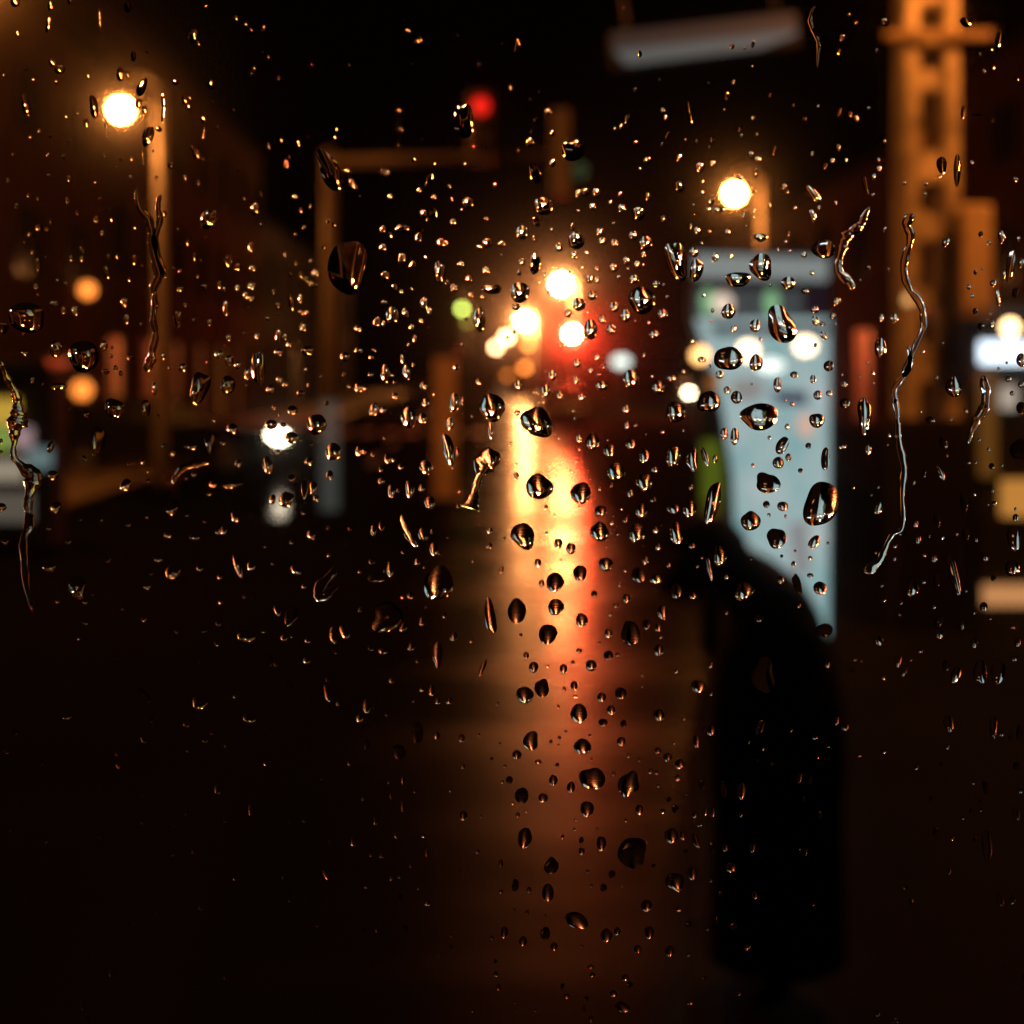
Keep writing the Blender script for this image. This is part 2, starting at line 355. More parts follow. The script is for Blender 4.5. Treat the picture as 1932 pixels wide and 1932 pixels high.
# ---------------------------------------------------------------- island post, utility pole
p = at(840, 941, 22)
isl = empty('island_post', (p.x, p.y, 0), 0, 'squat tan post standing on its own in the roadway', 'post')
MB().box((-0.17, -0.09, 0.02), (0.17, 0.09, 2.2)).build('shaft', mat('tan_enamel', (0.72, 0.52, 0.33), 0.5), isl, bevel=0.03)
MB().box((-0.19, -0.11, 2.203), (0.19, 0.11, 2.32)).build('cap', M_DARKMETAL, isl, bevel=0.02)
MB().box((-0.32, -0.22, 0.0), (0.32, 0.22, 0.018)).build('foot_plate', M_DARKMETAL, isl)

d = 10.4; k = d / F
M_CONC = mat('pole_concrete', (0.46, 0.40, 0.30), 0.85, vary=0.6, scale=3.5, bump=0.5)
pl = empty('utility_pole', ((1747 - U0) * k, d, 0), 0, 'tall concrete utility pole with rectangular openings, lit orange', 'utility pole')
def pz(v): return CAMZ - (v - HOR) * k
def pw(v): return (0.211 + 0.00003 * v)           # half width, a little wider lower down
opens = [(-260, -190), (-130, -60), (14, 62), (98, 138), (176, 290), (346, 402), (455, 545), (580, 650), (720, 800), (860, 950), (1010, 1100)]
b = MB(); lo = pz(-420); hw = 0.088
zs = [pz(-420)] + [z for o in opens for z in (pz(o[0]), pz(o[1]))] + [0.06]
for i in range(0, len(zs), 2): b.box((-hw, -0.12, zs[i + 1]), (hw, 0.12, zs[i]))
b.build('web', M_CONC, pl)
for s in (-1, 1):
    MB().prism([(s * (hw + 0.001), 0.06), (s * 0.222, 0.06), (s * 0.188, pz(-420)), (s * (hw + 0.001), pz(-420))], 'y', -0.17, 0.17).build('chord', M_CONC, pl, bevel=0.02)
for i, v in enumerate((205, 375, 500)):
    MB().box((-hw + 0.002, 0.03, pz(opens[(4, 5, 6)[i]][1])), (0.02 - 0.03 * i, 0.11, pz(v + 38))).build('web_infill', mat('stained_concrete', (0.2, 0.13, 0.07), 0.9), pl)
MB().box((-0.36, -0.225, pz(86)), (0.42, -0.173, pz(70))).build('cross_arm', mat('arm_wood', (0.3, 0.22, 0.14), 0.8), pl)
MB().box((0.15, -0.36, pz(603)), (0.372, -0.174, pz(396))).build('cabinet', mat('cabinet_paint', (0.62, 0.48, 0.32), 0.5), pl, bevel=0.015)
MB().box((0.165, -0.372, pz(585)), (0.355, -0.363, pz(415))).build('cabinet_door', mat('cabinet_door_paint', (0.66, 0.52, 0.36), 0.45), pl)
MB().tube([(0.29, -0.2, pz(604)), (0.29, -0.22, 0.06)], 0.028, 8).build('conduit', M_DARKMETAL, pl, True)
MB().box((-0.29, -0.22, 0.0), (0.29, 0.22, 0.058)).build('footing', M_CONC, pl)
MB().box((-0.252, -0.182, 0.06), (0.252, 0.182, 1.66)).build('shaded_base', mat('base_shade', (0.018, 0.015, 0.013), 0.8, spec=0.1), pl, bevel=0.02)  # dark sleeve added to paint the pole's fade into shade
# a small round lamp fixed to it
q = at(1714, 565, d - 0.28)
rl = empty('pole_lamp', q, 0, 'small round amber lamp fixed to the utility pole', 'lamp')
MB().ball((0, 0, 0), 0.035).build('globe', glow('pole_lamp_glow', (1.0, 0.5, 0.16), 1.5), rl, True)
MB().box((-0.015, 0.03, -0.015), (0.015, 0.11, 0.015)).build('bracket', M_DARKMETAL, rl)

# ---------------------------------------------------------------- glowing blue panel, stands in for a reflection in the window
d = 9.15; k = d / F
pan = empty('reflection_panel', at(1440, 1280, d), 0, 'tall pale blue glowing panel standing in for a window reflection, narrowing towards its foot', 'sign')
pan.location.z = 0.12
ox, oz = pan.location.x, 0.12
def PX(u): return (u - U0) * k - ox
def PZ(v): return CAMZ - (v - HOR) * k - oz
def plate(name, poly, m, front, parent=pan, thick=0.012):
    return MB().prism([(PX(u), PZ(v)) for u, v in poly], 'y', front, front + thick).build(name, m, parent)
M_FRAME = mat('panel_frame', (0.02, 0.02, 0.022), 0.4, 0.4)
plate('back_case', [(1306, 470), (1573, 470), (1573, 1262), (1396, 1262), (1380, 1010), (1374, 900), (1356, 780), (1328, 680), (1306, 600)], M_FRAME, 0.03, thick=0.16)
BL = (0.66, 0.95, 1.0)
face = plate('lit_face', [(1312, 600), (1566, 600), (1564, 1250), (1404, 1250), (1388, 1010), (1384, 900), (1366, 780), (1338, 680)], glow('panel_blue', BL, 0.52), 0.016)
nt = MATS['panel_blue'].node_tree; pb = nt.nodes['Principled BSDF']
tcn = nt.nodes.new('ShaderNodeTexCoord'); nz = nt.nodes.new('ShaderNodeTexNoise'); nz.inputs['Scale'].default_value = 3.2; nz.inputs['Detail'].default_value = 3
rmp = nt.nodes.new('ShaderNodeValToRGB'); rmp.color_ramp.elements[0].position = 0.32; rmp.color_ramp.elements[1].position = 0.68
rmp.color_ramp.elements[0].color = (0.42, 0.78, 0.80, 1); rmp.color_ramp.elements[1].color = (0.86, 1.0, 1.0, 1)
nt.links.new(tcn.outputs['Object'], nz.inputs['Vector']); nt.links.new(nz.outputs['Fac'], rmp.inputs['Fac']); nt.links.new(rmp.outputs['Color'], pb.inputs['Emission Color'])
plate('header_band', [(1312, 478), (1564, 486), (1562, 530), (1312, 524)], glow('panel_header', (0.82, 0.95, 0.93), 0.27), 0.012)
plate('picture_band', [(1312, 545), (1516, 545), (1516, 596), (1312, 596)], glow('panel_slate', (0.62, 0.80, 0.88), 0.07), 0.012)
plate('violet_block', [(1519, 536), (1564, 536), (1564, 596), (1519, 596)], glow('reflection_violet', (0.35, 0.28, 0.8), 0.012), 0.012)
def disc(name, u, v, ru, rv, m, front=0.004):  # street lights overlapping the panel, painted on its face as glowing discs
    n = 20
    plate(name, [(u + ru * math.cos(2 * math.pi * i / n), v + rv * math.sin(2 * math.pi * i / n)) for i in range(n)], m, front, face, 0.008)
disc('green_spot', 1337, 570, 14, 26, glow('spot_green', (0.42, 0.9, 0.45), 0.55))
disc('peach_spot', 1363, 572, 20, 20, glow('spot_peach', (1.0, 0.78, 0.62), 0.95), 0.000)
disc('green_spot', 1456, 572, 14, 26, MATS['spot_green'])
disc('cream_spot', 1412, 662, 17, 17, glow('spot_cream', (1.0, 0.74, 0.46), 5.5))
disc('cream_spot', 1520, 652, 18, 16, MATS['spot_cream'])
disc('white_spot', 1454, 690, 26, 13, glow('spot_white', (0.92, 1.0, 0.92), 1.7))
disc('peach_spot', 1521, 803, 15, 24, glow('spot_rose', (1.0, 0.6, 0.45), 0.75))
plate('slate_stripe', [(1340, 612), (1562, 612), (1562, 632), (1346, 632)], glow('panel_stripe', (0.5, 0.62, 0.75), 0.09), 0.006, face, 0.008)
plate('violet_stripe', [(1452, 738), (1524, 738), (1524, 764), (1470, 762)], glow('panel_navy', (0.45, 0.5, 0.95), 0.08), 0.006, face, 0.008)
plate('grey_cloud', [(1380, 715), (1430, 712), (1446, 738), (1420, 760), (1385, 752)], glow('panel_grey', (0.9, 0.88, 0.85), 0.30), 0.006, face, 0.008)
plate('rose_cloud', [(1486, 990), (1524, 980), (1530, 1080), (1500, 1090)], glow('panel_rosegrey', (0.86, 0.88, 0.9), 0.30), 0.006, face, 0.008)
MB().box((PX(1440), 0.04, 0.0), (PX(1530), 0.18, PZ(1263))).build('reflection_foot', M_FRAME, pan)
# narrow green post beside it
gp = empty('sign_post', at(1341, 1280, 9.4), 0, 'narrow dull green lit post at the left side of the blue reflection panel', 'post'); gp.location.z = 0.12
kk = 9.4 / F
MB().box((-0.075, -0.05, 0.0), (0.075, 0.05, 2 - 0.12 + 20 * kk)).build('shaft', mat('green_enamel', (0.03, 0.05, 0.012), 0.5), gp, bevel=0.02)
MB().box((-0.068, -0.062, 2 - 0.12 - (945 - 700) * kk), (0.068, -0.052, 2 - 0.12 - (830 - 700) * kk)).build('green_light', glow('post_green', (0.6, 0.8, 0.05), 0.13), gp)
MB().box((-0.068, -0.062, 2 - 0.12 - (1045 - 700) * kk), (0.068, -0.052, 2 - 0.12 - (950 - 700) * kk)).build('olive_light', glow('post_olive', (1.0, 0.8, 0.08), 0.07), gp)

lantern('orange lantern at the left edge of the blue panel', 1321, 669, 8.95, 0.05, (1.0, 0.5, 0.16), 5.0, 'c')
lantern('dim brown lantern at the left edge of the blue panel', 1346, 722, 8.95, 0.048, (1.0, 0.34, 0.07), 0.35, 'd')
# pale glowing board added for a reflection in the window, hung on a wire
d = 10.4
c = at(1330, 75, d)
sg = empty('reflection_board', c, 0, 'dim pale grey board standing in for a window reflection, hanging tilted from a wire', 'sign')
sg.rotation_euler = (0, math.radians(-6.5), 0)
hx, hz = 178 * d / F, 33 * d / F
MB().box((-hx, 0.0, -hz), (hx, 0.08, hz)).build('stand_in_board', M_FRAME, sg, bevel=0.01)
MB().box((-hx + 0.02, -0.012, 0.004), (hx - 0.02, -0.003, hz - 0.008)).build('upper_face', glow('reflection_grey', (0.9, 0.9, 0.88), 0.022), sg)
MB().prism([(-hx + 0.10, -hz + 0.008), (hx - 0.3, -hz + 0.02), (hx - 0.02, -hz + 0.09), (hx - 0.02, -0.004), (-hx + 0.02, -0.004)], 'y', -0.012, -0.003).build('lower_face', glow('reflection_pale', (0.72, 0.92, 0.92), 0.11), sg)
for s in (-0.8, 0.8): MB().tube([(s * hx, 0.04, hz), (s * hx, 0.04, hz + 0.35)], 0.012, 6).build('reflection_board_hanger', M_DARKMETAL, sg)
MB().tube([at(-900, -250, 12.0), at(200, -120, 11.2), at(1150, -20, 10.5), at(1500, -45, 10.42), at(1700, -60, 10.4)], 0.012, 6)\
    .build('added_span_wire', M_DARKMETAL)
tag(bpy.data.objects['added_span_wire'], 'thin dark span wire added to hold the pale reflection board', 'wire')

# ---------------------------------------------------------------- cars
M_TYRE = mat('tyre', (0.015, 0.015, 0.015), 0.8); M_RIM = mat('rim', (0.25, 0.25, 0.26), 0.35, 0.8)
M_CARGLASS = mat('car_glass', (0.006, 0.006, 0.007), 0.3, vary=0, spec=0.1)
def car(label, loc, rotz, paint, head, tail):
    """saloon, nose towards local +x, 4.5 m long"""
    root = empty('parked_car', loc, rotz, label, 'car', 'cars')
    low = [(-2.2, 0.30), (-2.26, 0.55), (-2.22, 0.85), (-1.5, 0.93), (0.95, 0.95), (1.9, 0.83), (2.2, 0.68), (2.25, 0.42), (2.15, 0.26)]
    arch = []
    for cx in (1.35, -1.35):
        arch += [(cx + 0.38 * math.cos(a), 0.31 + 0.38 * math.sin(a)) for a in [math.pi * i / 8 for i in range(9)]]
    body = MB(); n = []
    poly = low + [(1.73, 0.24)] + [(x, max(z, 0.24)) for x, z in arch[:9]] + [(x, max(z, 0.24)) for x, z in arch[9:]]
    secs = []
    for y, sc, dz in ((-0.86, 0.985, 0.0), (-0.80, 1.0, 0.012), (0.80, 1.0, 0.012), (0.86, 0.985, 0.0)):
        secs.append([body.bm.verts.new((x * sc, y, z + (dz if z > 0.5 else 0))) for x, z in poly])
    for A, B in zip(secs, secs[1:]):
        for i in range(len(poly)): body.bm.faces.new((A[i], A[(i + 1) % len(poly)], B[(i + 1) % len(poly)], B[i]))
    body.bm.faces.new(secs[0][::-1]); body.bm.faces.new(secs[-1])
    bo = body.build('body', paint, root)
    cab = MB()
    rings = []
    for y, ins in ((-0.80, 0.0), (-0.62, 0.03), (0.62, 0.03), (0.80, 0.0)):
        z1 = 1.0 if abs(y) > 0.7 else 1.44
        rings.append([cab.bm.verts.new(q) for q in ((-1.65 , y, 0.94), (-0.95 if z1 > 1.2 else -1.6, y, z1), (0.25 if z1 > 1.2 else 1.0, y, z1), (1.1, y, 0.94))])
    for A, B in zip(rings, rings[1:]):
        for i in range(4): cab.bm.faces.new((A[i], A[(i + 1) % 4], B[(i + 1) % 4], B[i]))
    cab.bm.faces.new(rings[0][::-1]); cab.bm.faces.new(rings[-1])
    cab.build('windows', M_CARGLASS, root)
    MB().box((-0.97, -0.63, 1.443), (0.27, 0.63, 1.475)).build('roof', paint, root, bevel=0.02)
    for cx in (1.35, -1.35):
        for s in (-1, 1):
            w = MB().tube([(cx, s * 0.66, 0.31), (cx, s * 0.70, 0.31), (cx, s * 0.84, 0.31), (cx, s * 0.87, 0.31)], [0.28, 0.31, 0.31, 0.28], 20).build('wheel', M_TYRE, root, True)
            MB().tube([(cx, s * 0.862, 0.31), (cx, s * 0.878, 0.31)], [0.2, 0.17], 16).build('rim', M_RIM, w)
    for s in (-1, 1):
        MB().ball((2.12, s * 0.62, 0.70), 0.27, 0.19, 0.075).build('headlight', head, root, True)
        MB().box((-2.27, s * 0.62 - 0.16, 0.68), (-2.2, s * 0.62 + 0.16, 0.8)).build('tail_light', tail, root, bevel=0.01)
        MB().box((0.82, s * 0.90 - 0.08, 0.94), (0.95, s * 0.90 + 0.08, 1.06)).build('wing_mirror', paint, root, bevel=0.02)
    return root
M_CARDARK = mat('dark_car_paint', (0.008, 0.008, 0.01), 0.2, vary=0); M_CARRED = mat('maroon_car_paint', (0.02, 0.004, 0.004), 0.2, vary=0)
M_HEAD = glow('white_headlight', (1.0, 0.86, 0.62), 30.0); M_HEADC = glow('cream_headlight', (1.0, 0.82, 0.5), 6.0)
M_TAILOFF = mat('tail_lens', (0.08, 0.004, 0.004), 0.25, vary=0)
p = at(505, 820, 27)
car('dark saloon crossing on the left with its white headlight lit', (p.x - 2.12, 27.4, 0.0), math.radians(8), M_CARDARK, M_HEAD, M_TAILOFF)
p = at(1062, 800, 52)
car('black saloon seen from behind at the top of the golden reflection', (p.x, 54.5, 0.0), math.radians(90) + STREET_ROT, M_CARRED, M_LENSOFF, M_TAILOFF)
p = at(1322, 735, 83)
car('far car facing the camera with cream headlights left of the blue panel', (p.x, 85.2, 0.0), math.radians(-92), M_CARDARK, glow('far_headlight', (1.0, 0.8, 0.5), 55.0), M_TAILOFF)

# ---------------------------------------------------------------- kiosks and shop signs
M_KIOSK = mat('kiosk_metal', (0.02, 0.018, 0.016), 0.8, spec=0.03)
def kiosk(label, x0, x1, d, top, items, deep=1.6):
    root = empty('kiosk', ((x0 + x1) / 2, d, 0.13), 0, label, 'kiosk', 'kiosks at the roadside')
    cx = (x0 + x1) / 2; w = (x1 - x0) / 2
    MB().box((-w, 0.05, 0.0), (w, deep, top - 0.16)).build('cabin', M_KIOSK, root)
    MB().box((-w - 0.12, -0.25, top - 0.155), (w + 0.04, deep + 0.1, top - 0.05)).build('roof', M_DARKMETAL, root, bevel=0.02)
    for nm, u0, v0, u1, v1, m, fr in items:
        a, b = at(u0, v1, d), at(u1, v0, d)
        MB().box((a.x - cx, -0.03 + fr, a.z - 0.13), (b.x - cx, 0.045 + fr * 0.5, b.z - 0.13)).build(nm, m, root, bevel=0.01)
    return root
kd = 15.0
kiosk('small kiosk at the left edge with yellow, green and white lit boxes', at(-160, 0, kd).x, at(98, 0, kd).x, kd, at(0, 690, kd).z, [
    ('yellow_sign', -120, 752, 34, 800, glow('kiosk_yellow', (1.0, 0.62, 0.08), 0.55), 0.0),
    ('green_sign', -120, 804, 22, 850, glow('kiosk_green', (0.55, 0.85, 0.15), 0.35), 0.0),
    ('pink_display', 28, 806, 60, 845, glow('kiosk_pink', (1.0, 0.66, 0.7), 0.35), 0.0),
    ('pale_display', 52, 846, 96, 884, glow('kiosk_aqua', (0.55, 0.85, 0.85), 0.22), 0.0),
    ('white_counter', -80, 868, 44, 908, glow('kiosk_white', (1.0, 0.85, 0.62), 0.3), 0.0),
    ('lower_panel', -80, 930, 60, 985, glow('kiosk_grey', (1.0, 0.9, 0.72), 0.09), 0.0)], 0.45)
kd = 12.0
kiosk('kiosk at the right edge with a bluish white sign and orange window', at(1838, 0, kd).x, at(2240, 0, kd).x, kd, at(0, 585, kd).z, [
    ('white_sign', 1850, 644, 2220, 686, glow('kiosk_bluewhite', (0.72, 0.86, 1.0), 2.4), 0.0),
    ('round_display', 1888, 728, 1918, 772, glow('kiosk_cream', (1.0, 0.85, 0.68), 0.45), 0.0),
    ('side_panel', 1842, 700, 1880, 900, glow('kiosk_brown', (1.0, 0.4, 0.06), 0.10), 0.0),
    ('orange_window', 1890, 905, 1990, 975, glow('kiosk_orange', (1.0, 0.42, 0.08), 0.55), 0.0),
    ('lit_shelf', 1856, 1104, 2010, 1164, glow('kiosk_peach', (1.0, 0.44, 0.16), 0.6), 0.0)])
q = at(1906, 618, 11.6)
lp = empty('kiosk_lamp', q, 0, 'bright cream lamp above the bluish white sign at the right edge', 'lamp')
MB().ball((0, 0, 0), 0.06).build('globe', glow('kiosk_lamp_glow', (1.0, 0.62, 0.28), 9.0), lp, True)
MB().tube([(0, 0, 0.05), (0, 0.1, 0.12), (0, 0.35, 0.12)], 0.012, 6).build('bracket', M_DARKMETAL, lp)
q = at(1172, 682, 70)
ss = empty('shop_sign', (q.x, 70, 0.0), 0, 'pale oval lit sign on a post right of the red signal', 'sign')
MB().tube([(0, -0.05, q.z), (0, 0.12, q.z)], 1, 24).build('lit_face', glow('pale_sign', (0.80, 1.0, 0.9), 2.2), ss, True).scale = (0.5, 1, 1)
ss.children[0].scale = (0.42, 1, 0.26); ss.children[0].location.z = q.z * (1 - 0.26)
MB().box((-0.06, 0.15, 0.0), (0.06, 0.27, q.z + 0.3)).build('post', M_DARKMETAL, ss)

# ---------------------------------------------------------------- the person on the platform
def skin_body(name, verts, edges, radii, root_i, m, loc, sub=2):
    me = bpy.data.meshes.new(name); me.from_pydata(verts, edges, []); me.update()
    o = bpy.data.objects.new(name, me); COL.objects.link(o); o.location = loc
    md = o.modifiers.new('skin', 'SKIN'); md.use_smooth_shade = True
    for i, sv in enumerate(me.skin_vertices[0].data):
        r = radii[i]; sv.radius = r if isinstance(r, tuple) else (r, r); sv.use_root = (i == root_i)
    s = o.modifiers.new('subsurf', 'SUBSURF'); s.levels = sub; s.render_levels = sub
    me.materials.append(m); return o
V, E, R = [], [], []
def J(p, r, parent=None):
    V.append(p); R.append(r)
    if parent is not None: E.append((parent, len(V) - 1))
    return len(V) - 1
pel = J((0.0, 0, 0.80), (0.155, 0.165)); sp = J((0.02, 0, 0.98), (0.15, 0.16), pel); ch = J((0.02, 0, 1.12), (0.165, 0.18), sp)
nk = J((-0.09, 0, 1.245), (0.085, 0.085), ch); h0 = J((-0.16, 0, 1.29), (0.085, 0.08), nk); h1 = J((-0.235, 0, 1.27), (0.095, 0.085), h0); h2 = J((-0.285, 0, 1.20), (0.06, 0.06), h1)
J((-0.335, 0, 1.215), (0.016, 0.014), h2)
for s in (-1, 1):
    hp = J((-0.02, s * 0.09, 0.72), 0.115, pel); kn = J((-0.06, s * 0.10, 0.40), 0.075, hp); an = J((0.0, s * 0.10, 0.07), 0.045, kn)
    J((-0.09, s * 0.105, 0.035), (0.035, 0.045), an)
    sh = J((0.02, s * 0.185, 1.14), 0.085, ch); el = J((0.03, s * 0.245, 0.88), 0.065, sh); wr = J((-0.07, s * 0.20, 0.72), 0.05, el); J((-0.10, s * 0.17, 0.66), 0.05, wr)
M_COAT = mat('black_wool', (0.008, 0.008, 0.009), 0.95, vary=0.2, scale=30, spec=0.1)
per = skin_body('person', V, E, R, pel, M_COAT, (0.785, 4.2, 0.125)); per.scale = (1.06, 1.0, 1.02)
tag(per, 'hunched person in a dark hooded coat standing before the blue reflection panel', 'person')
hood = MB().ball((-0.195, 0, 1.30), 0.125, 0.115, 0.12, 20, 14)
for v in list(hood.bm.verts):
    if v.co.x < -0.27 and v.co.z < 1.31: hood.bm.verts.remove(v)
hd = hood.build('hood', M_COAT, per, True); hd.modifiers.new('solid', 'SOLIDIFY').thickness = 0.008
sk = MB()
ringz = [(1.10, 0.13, 0.15), (0.98, 0.175, 0.185), (0.84, 0.19, 0.20), (0.72, 0.195, 0.215), (0.56, 0.185, 0.215), (0.36, 0.188, 0.22), (0.14, 0.195, 0.225)]
rr = []
for z, a, b2 in ringz:
    rr.append([sk.bm.verts.new((0.0 + a * math.cos(2 * math.pi * i / 24) * (1 + 0.03 * math.sin(5 * i)), b2 * math.sin(2 * math.pi * i / 24), z)) for i in range(24)])
for A, B in zip(rr, rr[1:]):
    for i in range(24): sk.bm.faces.new((A[i], A[(i + 1) % 24], B[(i + 1) % 24], B[i]))
sk.build('coat_skirt', M_COAT, per, True)
